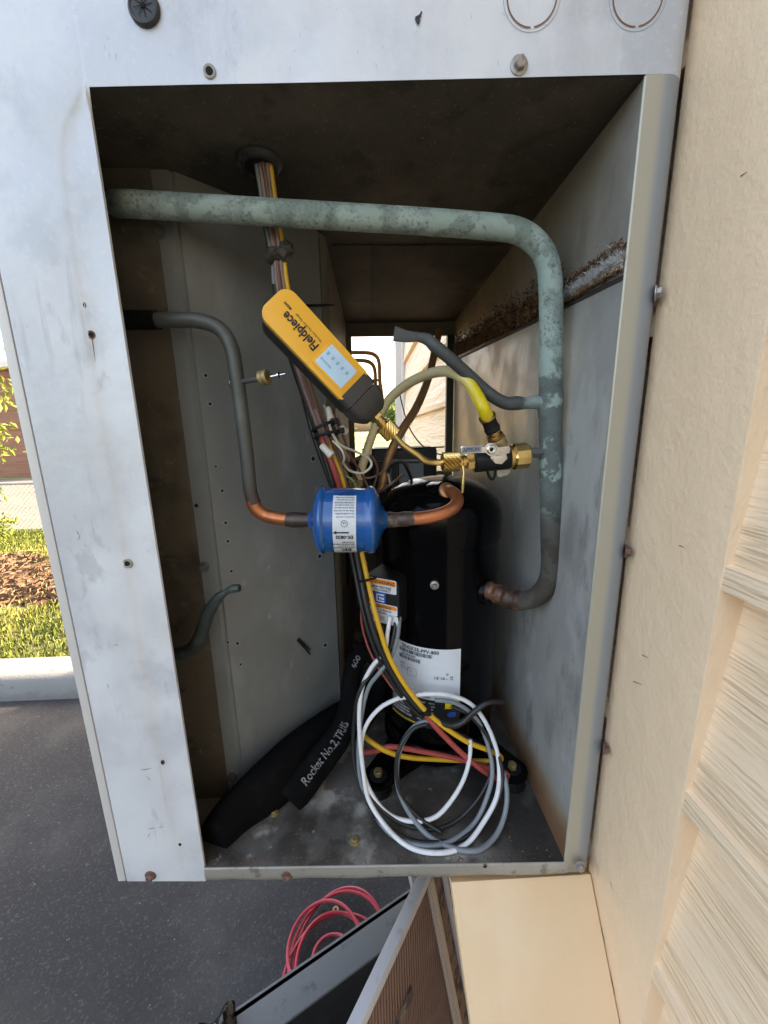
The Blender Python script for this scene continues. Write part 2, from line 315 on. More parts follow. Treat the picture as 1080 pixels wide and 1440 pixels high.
# ================================================================ SETTING
G = -1.35
def sheet(name, x0, y0, x1, y1, z, material):
    return struct(link(name, mesh([(x0,y0,z),(x1,y0,z),(x1,y1,z),(x0,y1,z)], [(0,1,2,3)]), material))
sheet('ground', -900, -900, 900, 1500, G-.03, 'far_grass')
sheet('asphalt_lot', -30, -25, 40, 1.9, G, 'asphalt')
# lawn: rolling sheet
vs = []; fs = []; nx, ny = 60, 26
lawn_z = lambda x, y: G+.09+.015*math.sin(x*1.7+y)+.012*math.sin(y*2.3-x*.8)
for j in range(ny+1):
    for i in range(nx+1):
        x = -16+26*i/nx; y = 1.99+3.4*j/ny; vs.append((x, y, lawn_z(x, y)))
for j in range(ny):
    for i in range(nx): a = j*(nx+1)+i; fs.append((a, a+1, a+nx+2, a+nx+1))
struct(link('lawn', mesh(vs, fs), 'lawn_soil', smooth=True))
sheet('far_pavement', -60, 5.39, 20, 13.5, G-.01, 'far_road')
# kerb with a rounded nose
prof = [(1.80,G-.06),(1.815,G+.0),(1.825,G+.06),(1.84,G+.10),(1.87,G+.122),(1.95,G+.128),(2.02,G+.125),(2.03,G-.06)]
mb = MB(); n = len(prof)
for x in range(-16, 11):
    for p in prof: mb.v.append(V((x, p[0]+random.uniform(-.006,.006), p[1]+random.uniform(-.005,.003))))
for i in range(26):
    for k in range(n-1): mb.f.append((i*n+k, (i+1)*n+k, (i+1)*n+k+1, i*n+k+1))
struct(mb.obj('kerb', 'kerb_concrete', smooth=True))
# grass blades and straw on the lawn
def blades(name, count, region, hmin, hmax, material, label, keep, lay=0.35, wd=.004):
    mb = MB(); vs = mb.v; fs = mb.f; c = 0
    while c < count:
        x = random.uniform(region[0], region[1]); y = random.uniform(region[2], region[3])
        if not keep(x, y): continue
        c += 1; h = random.uniform(hmin, hmax); a = random.uniform(0, 6.28); l = random.uniform(0, lay)
        z = lawn_z(x, y)-.004; d = V((math.cos(a), math.sin(a), 0)); s = V((-d.y, d.x, 0))*wd
        n = len(vs); vs += [V((x,y,z))-s, V((x,y,z))+s, V((x,y,z))+d*h*l*.5+V((0,0,h*.6))+s*.6, V((x,y,z))+d*h*l*1.6+V((0,0,h*(1-l*.55)))]
        fs += [(n,n+1,n+2),(n,n+2,n+3)]
    return tag(pr(mb, name, material, None), label, 'grass' if 'grass' in name else 'straw', kind='stuff')
def wave(x): return .16*math.sin(x*3.1)+.1*math.sin(x*7.7+1)
bare = lambda x, y: 2.92+wave(x) < y < 4.12+wave(x+3)
blades('grass', 42000, (-6.0, -.6, 2.03, 5.3), .03, .075, 'grass_blade', 'sunlit yellow green grass growing on the lawn behind the kerb', lambda x, y: (not bare(x, y)) or random.random() < .1)
blades('pine_straw', 9000, (-6.0, -.6, 2.85, 4.3), .04, .1, 'straw', 'reddish brown pine straw strewn across the bare strip of lawn', lambda x, y: bare(x, y), lay=2.2, wd=.0025)
# chain-link fence
fy = 5.2; ft = -.60; fb = G+.1
fn = thing('chain_link_fence', (-5, fy, fb), 'low grey chain link fence running along the back of the lawn', 'fence')
mb = MB(); hgt = ft-fb; cell = .062; x = -12.
while x < 0:
    for sgn in (1, -1):
        a = V((x if sgn > 0 else x+hgt, fy+.002*sgn, fb)); bb = V((x+hgt if sgn > 0 else x, fy+.002*sgn, ft))
        s = V((.0022, 0, 0)); e = V((0, .003, 0))
        mb.add([a-s, a+s, a+e, bb-s, bb+s, bb+e], [(0,1,4,3),(1,2,5,4),(2,0,3,5)])
    x += cell
o = pr(mb, 'chain_link_mesh', 'galvanised', fn); o['kind'] = 'stuff'
tube('top_rail', [(-12.2,fy,ft+.01),(-6,fy,ft+.012),(.6,fy,ft+.01)], .02, 'galvanised', fn, 8, 1)
tube('bottom_wire', [(-12.2,fy,fb+.03),(-6,fy,fb+.03),(.6,fy,fb+.03)], .006, 'galvanised', fn, 6, 1)
for x in (-11.6,-9.2,-6.85,-4.1,-2.2,.3): tube('post', [(x,fy+.03,fb-.1),(x,fy+.03,ft+.04)], .026, 'galvanised', fn, 10, 1)
# trees and shrubs: leaves on twigs
def leaf_cloud(mb, c, rad, count, size, clumps):
    cs = [V((c[0]+rad[0]*random.gauss(0,.5), c[1]+rad[1]*random.gauss(0,.5), c[2]+rad[2]*random.gauss(0,.5))) for _ in range(clumps)]
    for i in range(count):
        k = random.choice(cs); p = k+V((random.gauss(0,1)*rad[0], random.gauss(0,1)*rad[1], random.gauss(0,1)*rad[2]))*.17
        u = V((random.gauss(0,1),random.gauss(0,1),random.gauss(0,1))).normalized(); v = u.orthogonal().normalized(); s = size*random.uniform(.6,1.3)
        nn = u.cross(v)
        mb.add([p-u*s, p+v*s*.42+nn*s*.12, p+u*s, p-v*s*.42+nn*s*.12], [(0,1,2,3)])
    return cs
def tree(name, base, c, rad, count, size, clumps, label, cat, leafm='leaf_yellow', tr=.05):
    t = thing(name, base, label, cat); mb = MB(); cs = leaf_cloud(mb, c, rad, count, size, clumps)
    o = pr(mb, 'crown', leafm, t); mb = MB(); top = V(c); base = V(base)
    add_tube(mb, [base, base.lerp(top,.5)+V((.1*rad[0],0,0)), top+V((0,0,rad[2]*.4))], [tr, tr*.7, tr*.25], 8, 4)
    for k in cs[:14]: st = base.lerp(top, random.uniform(.45,1)); add_tube(mb, [st, st.lerp(k,.5)+V((0,0,.1*rad[2])), k], [tr*.3, tr*.2, tr*.08], 5, 2)
    mb.obj('trunk', 'bark', t, True); return t
tree('young_tree', (-8.1,6.6,G), (-7.3,6.5,.55), (1.1,.8,1.0), 3400, .07, 46, 'leafy yellow green tree overhanging the fence in front of the brick building', 'tree')
tree('shrub', (-4.75,4.55,G+.08), (-4.72,4.5,-.98), (.36,.3,.22), 1500, .03, 26, 'small leafy yellow green shrub on the lawn in front of the fence', 'shrub', tr=.015)
tree('distant_tree', (3.6,48,G), (3.9,48,2.0), (2.6,2,1.5), 2600, .35, 30, 'hazy green tree seen far away through the open back of the cabinet', 'tree', 'leaf_far', .2)
tree('distant_tree', (-6,60,G), (-6,60,2.2), (5,2,1.5), 2600, .45, 30, 'wide hazy green tree far beyond the lawn to the left of the other distant tree', 'tree', 'leaf_far', .25)
# far brick building on the left
t = thing('brick_building', (-24,17,G), 'red brown brick building standing behind the fence and young tree', 'building')
MB().box((-40,14,G-.05),(-9.2,24,2.3)).obj('wall', 'far_brick', t)
MB().box((-40.3,13.7,2.302),(-8.9,24.3,2.5)).obj('roof', 'far_wall', t)
for x in (-30,-26,-22,-18,-12): MB().box((x,13.96,-.1),(x+1.4,14.02,1.4)).obj('window', 'print_grey', t)
t = thing('distant_building', (9,90,G), 'pale low building on the horizon seen through the open back of the cabinet', 'building')
MB().box((4,90,G),(14,100,4.6)).obj('wall', 'far_wall', t)
MB().box((3.6,89.6,4.602),(14.4,100.4,5.1)).obj('roof', 'far_road', t)
for x in (5,7.4,9.8,12): MB().box((x,89.95,1.4),(x+1.2,90.02,3)).obj('window', 'print_grey', t)

# ================================================================ BUILDING beside the unit
bl = thing('building', (.28,.6,G), 'cream painted building with wood grain lap siding and a flat trim board at the right', 'building')
XW = .250
MB().box((.285,-3.2,G),(6,2.86,2.3)).obj('wall_core', 'siding_paint', bl)
MB().box((-.05,-3.5,2.302),(6.3,3.16,2.42)).obj('roof', 'wall_trim_paint', bl)
z = -.117-.194*6-.02; first = None
sid = MB(); y0, y1 = -3.2, 2.80
sid.v = [V(p) for p in ((.2508,y0,0),(.2508,y1,0),(.2512,y0,.0175),(.2512,y1,.0175),(.2555,y0,.0195),(.2555,y1,.0195),(.2725,y0,.207),(.2725,y1,.207),(.284,y0,.207),(.284,y1,.207),(.284,y0,0),(.284,y1,0))]
# board section: thick lower lip then tapering up under the next board
sid.f = [(0,1,3,2),(2,3,5,4),(4,5,7,6),(6,7,9,8),(8,9,11,10),(10,11,1,0),(0,2,4,6,8,10),(1,11,9,7,5,3)]
so_ = sid.obj('siding_board', 'siding_paint', bl)
zs = [-.117+.194*k for k in range(-6, 12)]
copies(so_, [(0,0,zz) for zz in zs])
add = MB().box((XW,.246,G),(.283,.347,2.3)); tb = add.obj('trim_board', 'wall_trim_paint', bl, bevel=.002)
MB().box((.246,2.82,G),(.283,2.9,2.3)).obj('corner_board', 'white_corner', bl, bevel=.003)
MB().box((.203,2.9,G),(.29,2.93,2.3)).obj('corner_board', 'white_corner', bl, bevel=.003)
# wide backing strip behind trim up to the cabinet
MB().box((XW+.0015,.347,G),(.283,.46,-.535)).obj('trim_board', 'wall_trim_paint', bl)
# paint drip and scratches on the trim board
mb = MB()
for (a, bq, c, d) in ((1041,248,1050,242),(955,767,962,770),(903,921,911,925),(890,958,903,963),(858,1240,862,1252)):
    p = PX(a,bq,XW-.0004); q = PX(c,d,XW-.0004); dd = (q-p).normalized().cross(V((1,0,0)))*.0005
    mb.add([p-dd, p+dd, q+dd*.4, q-dd*.4], [(0,1,2,3)])
o = pr(mb, 'scratch', 'rust_ring', bl); o['kind'] = 'stuff'

# ================================================================ CABINET
cab = thing('equipment_cabinet', (0,.36,-.515), 'white painted sheet metal air conditioner cabinet with its access panel removed', 'cabinet')
ZT, ZB = .257, -.4955
def Fy(x): return .345-.038*x
def F(x, z, off=0.): return V((x, Fy(x)-off, z))
def onface(a, b, off=0.):
    r = ray(a, b); k = .345/(r.y+.038*r.x); p = r*k; return F(p.x, p.z, off)
OL, OR = -.206, .2135; XL = -.2985
# left jamb with a joggled recess round the opening
rows = [(.257,-.209),(.247,-.216),(.235,-.226),(.215,-.2335),(.16,-.236),(.05,-.237),(-.1,-.236),(-.25,-.2375),(-.4,-.236),(-.46,-.235),(-.49,-.228),(-.512,-.222)]
def arc_profile(x0, xc, r, n=7):
    out = [(x0, 0), ((x0+xc)/2, 0), (xc, 0)]
    for k in range(1, n+1): a = math.pi/2*k/n; out.append((xc+r*math.sin(a), r*(1-math.cos(a))))
    return out
def extrude_profile(mb, prof, zs_):
    base = len(mb.v); n = len(prof)
    for z in zs_:
        for (x, b) in prof:
            sl = -.038*min(x, .232); mb.v.append(V((x, .345+sl+b, z)))
    for i in range(len(zs_)-1):
        for k in range(n-1): mb.f.append((base+i*n+k, base+i*n+k+1, base+(i+1)*n+k+1, base+(i+1)*n+k))
mb = MB(); nr = []
tops = [.5,.42,.34,.29,.262]
rows = [(z, -.209) for z in tops]+rows
fas = [(-.12,0),(-.05,.0004),(.05,.0003),(.1,.0003),(.17,0),(OR,0)]+arc_profile(OR,.2315,.0165)[1:]+[(.248,.7)]
for i, (z, xb) in enumerate(rows):
    rec = 0 if i <= len(tops) or i == len(rows)-1 else .0022
    xs = [(XL,0,.012),(XL,0,0),((XL+xb)/2,0,0),(xb-.004,0,0),(xb,-rec*.5,0),(xb+.003 if rec or i > len(tops) else xb+.001,-rec,0),((xb+OL)/2+.002,-rec,0),(OL-.0005,-rec,0),(OL,-rec-(.001 if i > len(tops) else 0),0)]
    xs.append((OL,-.0045,0) if i > len(tops) else (OL+.003,0,0))
    row = []
    for (x, off, back) in xs:
        p = F(x, z+(.0 if i < len(rows)-1 else -.002*(x-XL)/.09), off-back+random.uniform(-.00015,.00015)); row.append(len(mb.v)); mb.v.append(p)
    if i <= len(tops):
        for (x, b) in fas: row.append(len(mb.v)); mb.v.append(V((x, .345-.038*min(x,.232)+b, z)))
    nr.append(row)
for i in range(len(nr)-1):
    m_ = min(len(nr[i]), len(nr[i+1]))
    for k in range(m_-1): mb.f.append((nr[i][k], nr[i+1][k], nr[i+1][k+1], nr[i][k+1]))
mb.obj('front_sheet', 'cabinet_paint', cab, True)
# right rail: flat strip rolling into the side
mb = MB(); zz = [.2569-.0766*i for i in range(11)]
extrude_profile(mb, [(OR,.002),(OR,.001),(OR+.001,0)]+arc_profile(OR+.001,.2315,.0165)[1:]+[(.248,.7)], zz)
mb.obj('right_rail', 'cabinet_side_rail', cab, True)
# sill
mb = MB(); nseg = 14; rowsz = [(-.4958,.003,0),(-.4958,.0012,0),(-.4968,0,0),(-.506,-.001,0),(-.5125,0,0),(-.5145,.002,0),(-.5145,.03,0)]
for i in range(nseg+1):
    x = OL+(OR+.004-OL)*i/nseg; dent = .0012*math.sin(i*1.9)
    for (z, b, _) in rowsz: mb.v.append(V((x, Fy(x)+b, z+(dent if z < -.5 else 0)+(.001*(i/nseg) if z < -.5 else 0))))
for i in range(nseg):
    for k in range(len(rowsz)-1): a = i*7+k; mb.f.append((a, a+7, a+8, a+1))
mb.obj('sill', 'cabinet_rail', cab, True)
# inner throat pieces
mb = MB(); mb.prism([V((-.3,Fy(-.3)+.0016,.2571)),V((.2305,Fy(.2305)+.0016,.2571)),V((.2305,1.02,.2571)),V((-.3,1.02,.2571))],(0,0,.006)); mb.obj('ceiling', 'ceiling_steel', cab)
mb = MB(); mb.add([(.214,.3392,.2568),(.2145,1.0,.2568),(.221,1.0,-.4955),(.2150,.3392,-.4955),(.226,.3392,.2568),(.226,1.0,.2568),(.232,1.0,-.4955),(.228,.3392,-.4955)],
       [(0,1,2,3),(4,7,6,5),(0,4,5,1),(3,2,6,7),(0,3,7,4),(1,5,6,2)]); mb.obj('side_wall', 'side_wall_steel', cab)
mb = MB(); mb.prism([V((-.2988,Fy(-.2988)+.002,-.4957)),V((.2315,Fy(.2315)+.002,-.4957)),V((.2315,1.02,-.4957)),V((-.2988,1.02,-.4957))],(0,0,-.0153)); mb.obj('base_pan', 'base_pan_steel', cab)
MB().box((-.309,.3565,-.512),(-.3003,1.02,.5)).obj('side_panel', 'cabinet_edge', cab, bevel=.0008)
MB().box((-.3003,.360,-.511),(-.2989,1.0,.5)).obj('seam_gap', 'gap_dark', cab)
MB().box((-.31,.358,.5),(.25,1.03,.51)).obj('top_cover', 'cabinet_paint', cab)
# dark flange behind the left jamb, and the bent grey partition
mb = MB(); mb.box((-.298,.4415,-.4954),(-.2085,.444,.2568)); mb.obj('coil_end_plate', 'coil_steel', cab)
for z in (.2,.12,.03,-.06,-.15,-.24,-.33,-.42): MB().box((-.25+random.uniform(-.01,.01),.4385,z),(-.2415+random.uniform(-.01,.01),.4412,z+.007)).obj('tab', 'coil_steel', cab)
def wall_strip(pts, z0, z1, th, nz=8):
    mb = MB(); n = len(pts)
    for i in range(nz+1):
        z = z0+(z1-z0)*i/nz
        for (x, y) in pts: mb.v.append(V((x, y, z)))
    for i in range(nz):
        for k in range(n-1): a = i*n+k; mb.f.append((a, a+1, a+n+1, a+n))
    return mb
part_pts = [(-.213,.447),(-.2115,.4435),(-.193,.4435),(-.190,.4475),(-.187,.4465),(-.15,.478),(-.13,.495),(-.0985,.5245),(-.066,.5555),(-.060,.560),(-.0585,.568)]
wall_strip(part_pts, -.4953, .2566, 0, 16).obj('partition', 'partition_steel', cab, True)
wall_strip([(-.0585,.566),(-.052,.575),(-.052,.60),(-.05,.99)], -.4953, .2566, 0).obj('rear_partition', 'back_steel', cab, True)
# slot and bracket low on the rear partition
MB().box((-.0512,.70,-.30),(-.0495,.80,-.11)).obj('slot', 'hole_dark', cab)
def on_part(a, b, off=.0006):
    # intersection of a sight line with the slanted partition plane through (-.187,.4465) and (-.066,.5555)
    r = ray(a, b); d = V((.121,.109,0)).normalized(); n = V((d.y,-d.x,0)); k = n.dot(V((-.187,.4465,0)))/n.dot(r); return r*k+n*off, n
# back panel with the window to the outside
for nm, lo, hi in (('rear_panel',(-.05,.985,-.4953),(.2145,.992,-.105)),('rear_header',(-.05,.985,.2255),(.2145,.992,.2566)),('rear_post',(.196,.978,-.105),(.2135,.992,.2255)),('rear_post',(-.05,.985,-.105),(-.037,.992,.2255))):
    MB().box(lo, hi).obj(nm, 'post_dark' if nm == 'rear_post' and lo[0] > 0 else 'back_steel', cab)
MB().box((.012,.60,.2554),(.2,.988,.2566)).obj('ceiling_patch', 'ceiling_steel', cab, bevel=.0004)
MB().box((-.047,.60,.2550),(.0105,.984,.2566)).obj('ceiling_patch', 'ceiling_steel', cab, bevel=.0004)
MB().box((.0108,.60,.2545),(.0118,.984,.2553)).obj('seam', 'gap_dark', cab)
# outer skin of the hidden coil side
MB().box((-.2988,1.002,-.511),(-.051,1.01,.256)).obj('coil_face', 'coil_steel', cab)
MB().box((.0,.60,-.34),(.008,.99,-.30)).obj('bracket', 'back_steel', cab)
# ledge along the side wall where the old insulation stops
mb = MB()
a0 = PX(640,505,.2165); a1 = PX(882,384,.2165)
mb.add([a0, a1, a1+V((0,0,-.006)), a0+V((0,0,-.006)), a0+V((-.003,0,-.001)), a1+V((-.003,0,-.001)), a1+V((-.003,0,-.005)), a0+V((-.003,0,-.005))], [(4,5,6,7),(0,1,5,4),(3,7,6,2),(0,4,7,3),(1,2,6,5)])
mb.obj('wall_seam', 'gap_dark', cab)
# old insulation: crumbled rust flakes, then torn white fibre nearer the opening
def flakes(name, px0, px1, n, band, size, material, long_=0):
    mb = MB()
    for i in range(n):
        t = random.random(); p = px0.lerp(px1, t)+V((-random.uniform(.001,.009), 0, abs(random.gauss(0,.5))*band+.001)); s = size*random.uniform(.5,1.6)
        u = V((random.gauss(0,.5),random.gauss(0,1),random.gauss(0,.7))).normalized(); v = u.orthogonal().normalized(); q = u.cross(v)
        if long_: u = V((-.15+random.gauss(0,.2), random.gauss(-.2,.5), -1 if random.random()<.35 else random.gauss(.2,.4))).normalized(); v = u.orthogonal().normalized(); q = u.cross(v); mb.add([p-v*s*.12, p+v*s*.12, p+q*s*.12, p+u*s*2.2+V((0,-s*.5,0))], [(0,1,3),(1,2,3),(2,0,3)])
        else: mb.add([p-u*s, p+v*s*.5, p+u*s, p-v*s*.5, p+q*s*.5], [(0,1,4),(1,2,4),(2,3,4),(3,0,4),(0,3,2,1)])
    o = pr(mb, name, material, cab); o['kind'] = 'stuff'; return o
b0 = PX(640,503,.2165); b1 = PX(745,447,.2165); b2 = PX(796,430,.2165); b3 = PX(882,382,.2165)
flakes('insulation_remains', b0, b2, 4200, .034, .0026, 'insulation_rust')
flakes('insulation_remains', b2, b3, 500, .003, .0016, 'insulation_rust')
flakes('insulation_remains', b2+V((0,0,.017)), b3+V((0,0,.017)), 900, .006, .0016, 'insulation_rust')
flakes('insulation_fibre', b2+V((0,0,.006)), b3+V((0,0,.007)), 3600, .009, .0019, 'insulation_fuzz', 1)
def lip(name, p0, p1, hgt, m, nn=60, th=.004):
    mb = MB()
    for i in range(nn+1):
        p = p0.lerp(p1, i/nn); w_ = hgt*(.75+.25*math.sin(i*.9)*math.sin(i*.37+1)+.25*random.random())
        for q in range(6):
            f_ = q/5; mb.v.append(p+V((-(th*(.3+math.sin(math.pi*min(.97,f_+.04))))*random.uniform(.55,1.15) if 0 < q < 5 else 0, random.uniform(-.001,.001), .001+w_*f_)))
    for i in range(nn):
        for k in range(5): a = i*6+k; mb.f.append((a, a+1, a+7, a+6))
    return mb.obj(name, m, cab, True)
lip('insulation_lip', b2, b3, .013, 'insulation_fuzz', 46)
lip('insulation_remnant', b0, b2, .024, 'insulation_rust', 110, .005)
lip('insulation_remnant', b2+V((0,0,.014)), b3+V((0,0,.014)), .006, 'insulation_rust', 60, .002)
def scratches(name, spots, m, parent, fn):
    mb = MB()
    for (a, b, da, db, wd_) in spots:
        p = fn(a, b); q = fn(a+da, b+db); m_ = fn(a+da*.5+random.uniform(-1.5,1.5), b+db*.5+random.uniform(-1.5,1.5)); v = (q-p).normalized().cross(V((0,-1,0)))*wd_
        mb.add([p, m_-v, q, m_+v], [(0,1,2,3)])
    return pr(mb, name, m, parent)
sc_ = [(random.uniform(10,960), random.uniform(5,95), random.uniform(-7,7), random.uniform(2,14), .00013) for _ in range(26)]
sc_ += [(random.uniform(.2*b-60, .155*b+90), b, random.uniform(-6,6), random.uniform(-10,16), .00025) for b in [random.uniform(300,1170) for _ in range(34)]]
scratches('scratch', sc_[:26], 'print_grey', cab, lambda a, b: onface(a, b, .0004))['kind'] = 'stuff'
sc2 = [(108,745,5,10,.0005),(113,752,-3,8,.0005),(118,768,4,-3,.0004),(196,1082,20,-3,.0008),(205,1090,8,8,.0004),(208,1165,12,-2,.0007),(222,1164,8,-3,.0005),(212,1170,-4,9,.0004),(160,905,7,3,.0006),(150,960,3,9,.0004)]
scratches('scratch', sc2, 'print_grey', cab, lambda a, b: onface(a, b, .0004))['kind'] = 'stuff'
# --- hex screws, holes, rivets on the face
def screw_mesh(name, material):
    mb = MB(); add_lathe(mb, [(0,.0066),(.0008,.0066),(.0012,.0055),(.0014,.0045)], (0,0,0), (0,-1,0), 20)
    u = V((1,0,0)); v = V((0,0,1)); vs = []
    for s, r in ((.0008,.0044),(.0042,.0044),(.0048,.0038)):
        for k in range(6): a = math.pi/3*k+.2; vs.append(V((0,-s,0))+u*math.cos(a)*r+v*math.sin(a)*r)
    mb.add(vs, [(j*6+k, j*6+(k+1)%6, (j+1)*6+(k+1)%6, (j+1)*6+k) for j in range(2) for k in range(6)]+[tuple(range(12,18))])
    return mb.obj(name, material, cab, True)
s0 = screw_mesh('screw', 'steel_screw'); s1 = screw_mesh('rusty_screw', 'rust_screw')
def edge_pt(a, b, x=.2415): r = ray(a, b); return r*(x/r.x)
copies(s0, [onface(730,92,-.0002), edge_pt(921,413), edge_pt(815,1217,.228)-V((0,.0,0))], [(0,0,0),(0,0,math.radians(52)),(0,0,0)])
copies(s1, [onface(404,1231,-.0002), onface(212,1231,-.0002), edge_pt(879,775,.2425), edge_pt(848,1053,.2425)], [(0,0,0),(0,0,0),(0,0,math.radians(58)),(0,0,math.radians(58))])
def hole_mesh(name, r, ringr, ringm):
    mb = MB(); add_lathe(mb, [(-.0004,ringr),(.0006,ringr*.97),(.0009,(ringr+r)/2),(.0004,r)], (0,0,0), (0,-1,0), 24); o = mb.obj(name, ringm, cab, True)
    mb = MB(); add_lathe(mb, [(.0005,r),(.0010,r*.96)], (0,0,0), (0,-1,0), 20); i = mb.obj('bore', 'hole_dark', o, False); i.matrix_parent_inverse = Matrix.Identity(4); return o, i
def put_holes(name, r, rr, rm, pts, fn=onface, rots=None):
    o, i = hole_mesh(name, r, rr, rm)
    for k, (a, b) in enumerate(pts):
        q = o if k == 0 else o.copy(); j = i if k == 0 else i.copy()
        if k: C.objects.link(q); C.objects.link(j); j.parent = q
        q.location = fn(a, b)
put_holes('screw_hole', .0022, .0036, 'rust_ring', [(113,428),(126,470),(226,1074)], lambda a,b: onface(a,b,-.0022))
put_holes('small_hole', .0014, .0017, 'gap_dark', [(252,1190)], lambda a,b: onface(a,b,-.0022))
put_holes('dimpled_hole', .0026, .0048, 'cabinet_rail', [(295,101),(178,793)], lambda a,b: onface(a,b,.0004 if b < 200 else -.0012))
put_holes('small_hole', .0018, .0026, 'rust_ring', [(682,1218)], lambda a,b: onface(a,b,-.0002))
mb = MB()
for (a, b, ln, wd_) in ((113,431,26,.0013),(126,473,30,.0011),(178,797,20,.0009),(226,1077,24,.0012)):
    p = onface(a, b, -.0019); mb.add([p+V((-wd_,0,0)), p+V((-wd_*.6,0,-ln*.0003)), p+V((0,0,-ln*.0007)), p+V((wd_*.6,0,-ln*.0003)), p+V((wd_,0,0))], [(0,1,2,3,4)])
pr(mb, 'rust_run', 'rust_ring', cab)['kind'] = 'stuff'
# grommet in the fascia with its star slits
g = lathe('grommet', [(0,.0112),(.0022,.0112),(.0034,.0104),(.0036,.0092),(.0028,.0086),(.0028,.0015)], onface(204,14), (-.038,-1,0), 'grommet_rubber', cab, 36)
mb = MB(); gc = onface(204,14,.0034)
for k in range(8): a = math.pi/4*k+.2; d = V((math.cos(a),0,math.sin(a))); s = V((-d.z,0,d.x))*.0004; mb.add([gc-s, gc+d*.007-s*.6, gc+d*.007+s*.6, gc+s], [(0,1,2,3)])
o = pr(mb, 'slit', 'hole_dark', cab)
lathe('grommet_centre', [(0,.0018),(.0008,.0015)], onface(204,14,.0030), (0,-1,0), 'hole_dark', cab, 12)
# knock-outs: two rings of scored metal
for (a, b) in ((748,-4),(897,-5)):
    mb = MB(); c = onface(a, b, .0003); R0 = .0178; seg = 44
    for k in range(seg):
        if k in (11, 33, 32): continue
        t0 = 2*math.pi*(k/seg)-math.pi; t1 = 2*math.pi*((k+1)/seg)-math.pi
        q = [c+V((math.cos(t),-.038*math.cos(t)*0,math.sin(t)))*r for t, r in ((t0,R0-.0005),(t1,R0-.0005),(t1,R0+.0005),(t0,R0+.0005))]
        for p in q: p.y = Fy(p.x)-.0004
        mb.add(q, [(0,1,2,3)])
    ko = pr(mb, 'knockout_score', 'rust_ring', cab)
    mb = MB()
    for k in range(seg):
        t0 = 2*math.pi*k/seg; t1 = 2*math.pi*(k+1)/seg
        q = [c+V((math.cos(t),0,math.sin(t)))*r for t, r in ((t0,R0+.0026),(t1,R0+.0026),(t1,R0+.003),(t0,R0+.003))]
        for p in q: p.y = Fy(p.x)-.0002
        mb.add(q, [(0,1,2,3)])
    pr(mb, 'knockout_rim', 'print_grey', cab)
# black scribble on the fascia
mb = MB(); pts = [onface(a,b,.0005) for a,b in ((593,17),(591,22),(584,26),(590,28),(588,35),(584,27),(592,24))]
for p, q in zip(pts[:-1], pts[1:]):
    d = (q-p).normalized(); s = V((-d.z,0,d.x))*.0006; mb.add([p-s, q-s, q+s, p+s], [(0,1,2,3)])
pr(mb, 'pen_mark', 'print_black', cab)
# holes in the partition, bolts on its flange
prot = Matrix.Rotation(math.atan2(.109,.121), 3, 'Z')
mb = MB()
holes = [(325,426,.0018),(353,507,.002),(289,528,.0012),(295,568,.0012),(312,690,.0012),(317,735,.0012),(320,761,.0012),(369,655,.0024),(440,645,.0021),(325,803,.0012),(382,806,.0024),(449,782,.002),(320,903,.0011),(334,905,.0011),(333,904,.0011),(338,934,.0011),(396,943,.0028),(457,907,.002),(420,962,.0018),(381,987,.0017),(303,656,.0009)]
hp = []
for a, b, r in holes: p, n = on_part(a, b); hp.append((p, r))
o = add_lathe(MB(), [(-.0002,1),(.0003,1)], (0,0,0), (0,-1,0), 12)
ho = o.obj('drill_hole', 'hole_dark', cab)
ring = add_lathe(MB(), [(-.0002,1.5),(.00015,1.5),(.00015,1.0)], (0,0,0), (0,-1,0), 14).obj('burr', 'print_grey', ho)
ring.matrix_parent_inverse = Matrix.Identity(4)
for k, (p, r) in enumerate(hp):
    q = ho if k == 0 else ho.copy(); j = ring if k == 0 else ring.copy()
    if k: C.objects.link(q); C.objects.link(j); j.parent = q
    q.location = p; q.scale = (r*1.55, 1, r*1.55); q.rotation_euler = prot.to_euler()
s2 = screw_mesh('flange_bolt', 'dull_pipe')
copies(s2, [P(225,327,.4432), P(287,797,.4432), P(327,1092,.4432)])
lathe('flange_hole', [(-.0002,.0024),(.0004,.0022)], P(276,711,.4432), (0,-1,0), 'hole_dark', cab, 14)
# cable clip tail pushed through the partition
p, n = on_part(418,898,.001); q, _ = on_part(433,918,.006); q2, _ = on_part(433,911,.008)
mb = MB(); add_tube(mb, [p, p.lerp(q,.5), q], [.003,.0018,.001], 8, 3); add_tube(mb, [p, p.lerp(q2,.5), q2], [.003,.0014,.0006], 8, 3); mb.obj('cable_clip', 'black_rubber', cab, True)
p0, n = on_part(372,432,.004); p1, _ = on_part(400,432,.006); p2, _ = on_part(467,430,.004)
tube('cable_clip', [p0, p1, p2], [.0045,.0022,.0012], 'black_rubber', cab, 8)
# floor screws
s3 = screw_mesh('floor_screw', 'old_brass')
copies(s3, [PZ(499,1183,-.4955), PZ(385,1143,-.4955)], [(math.radians(-90),0,0)]*2)

mb = MB()
for k in range(900):
    u = random.random(); x = -.2+.41*u; y = .35+random.random()**1.4*.45
    if random.random() < .4: y = .345-.038*x+.004+abs(random.gauss(0,.006))
    s_ = random.choice((.0004,.0006,.0009,.0014)); a = random.uniform(0,3); c = V((x,y,-.4956)); d = V((math.cos(a),math.sin(a),0))*s_; e = V((-d.y,d.x,0))*random.uniform(.3,.9)
    mb.add([c-d, c+e, c+d, c-e, c+V((0,0,s_*.6))], [(0,1,4),(1,2,4),(2,3,4),(3,0,4)])
o = pr(mb, 'floor_grit', 'insulation_rust', cab); o['kind'] = 'stuff'
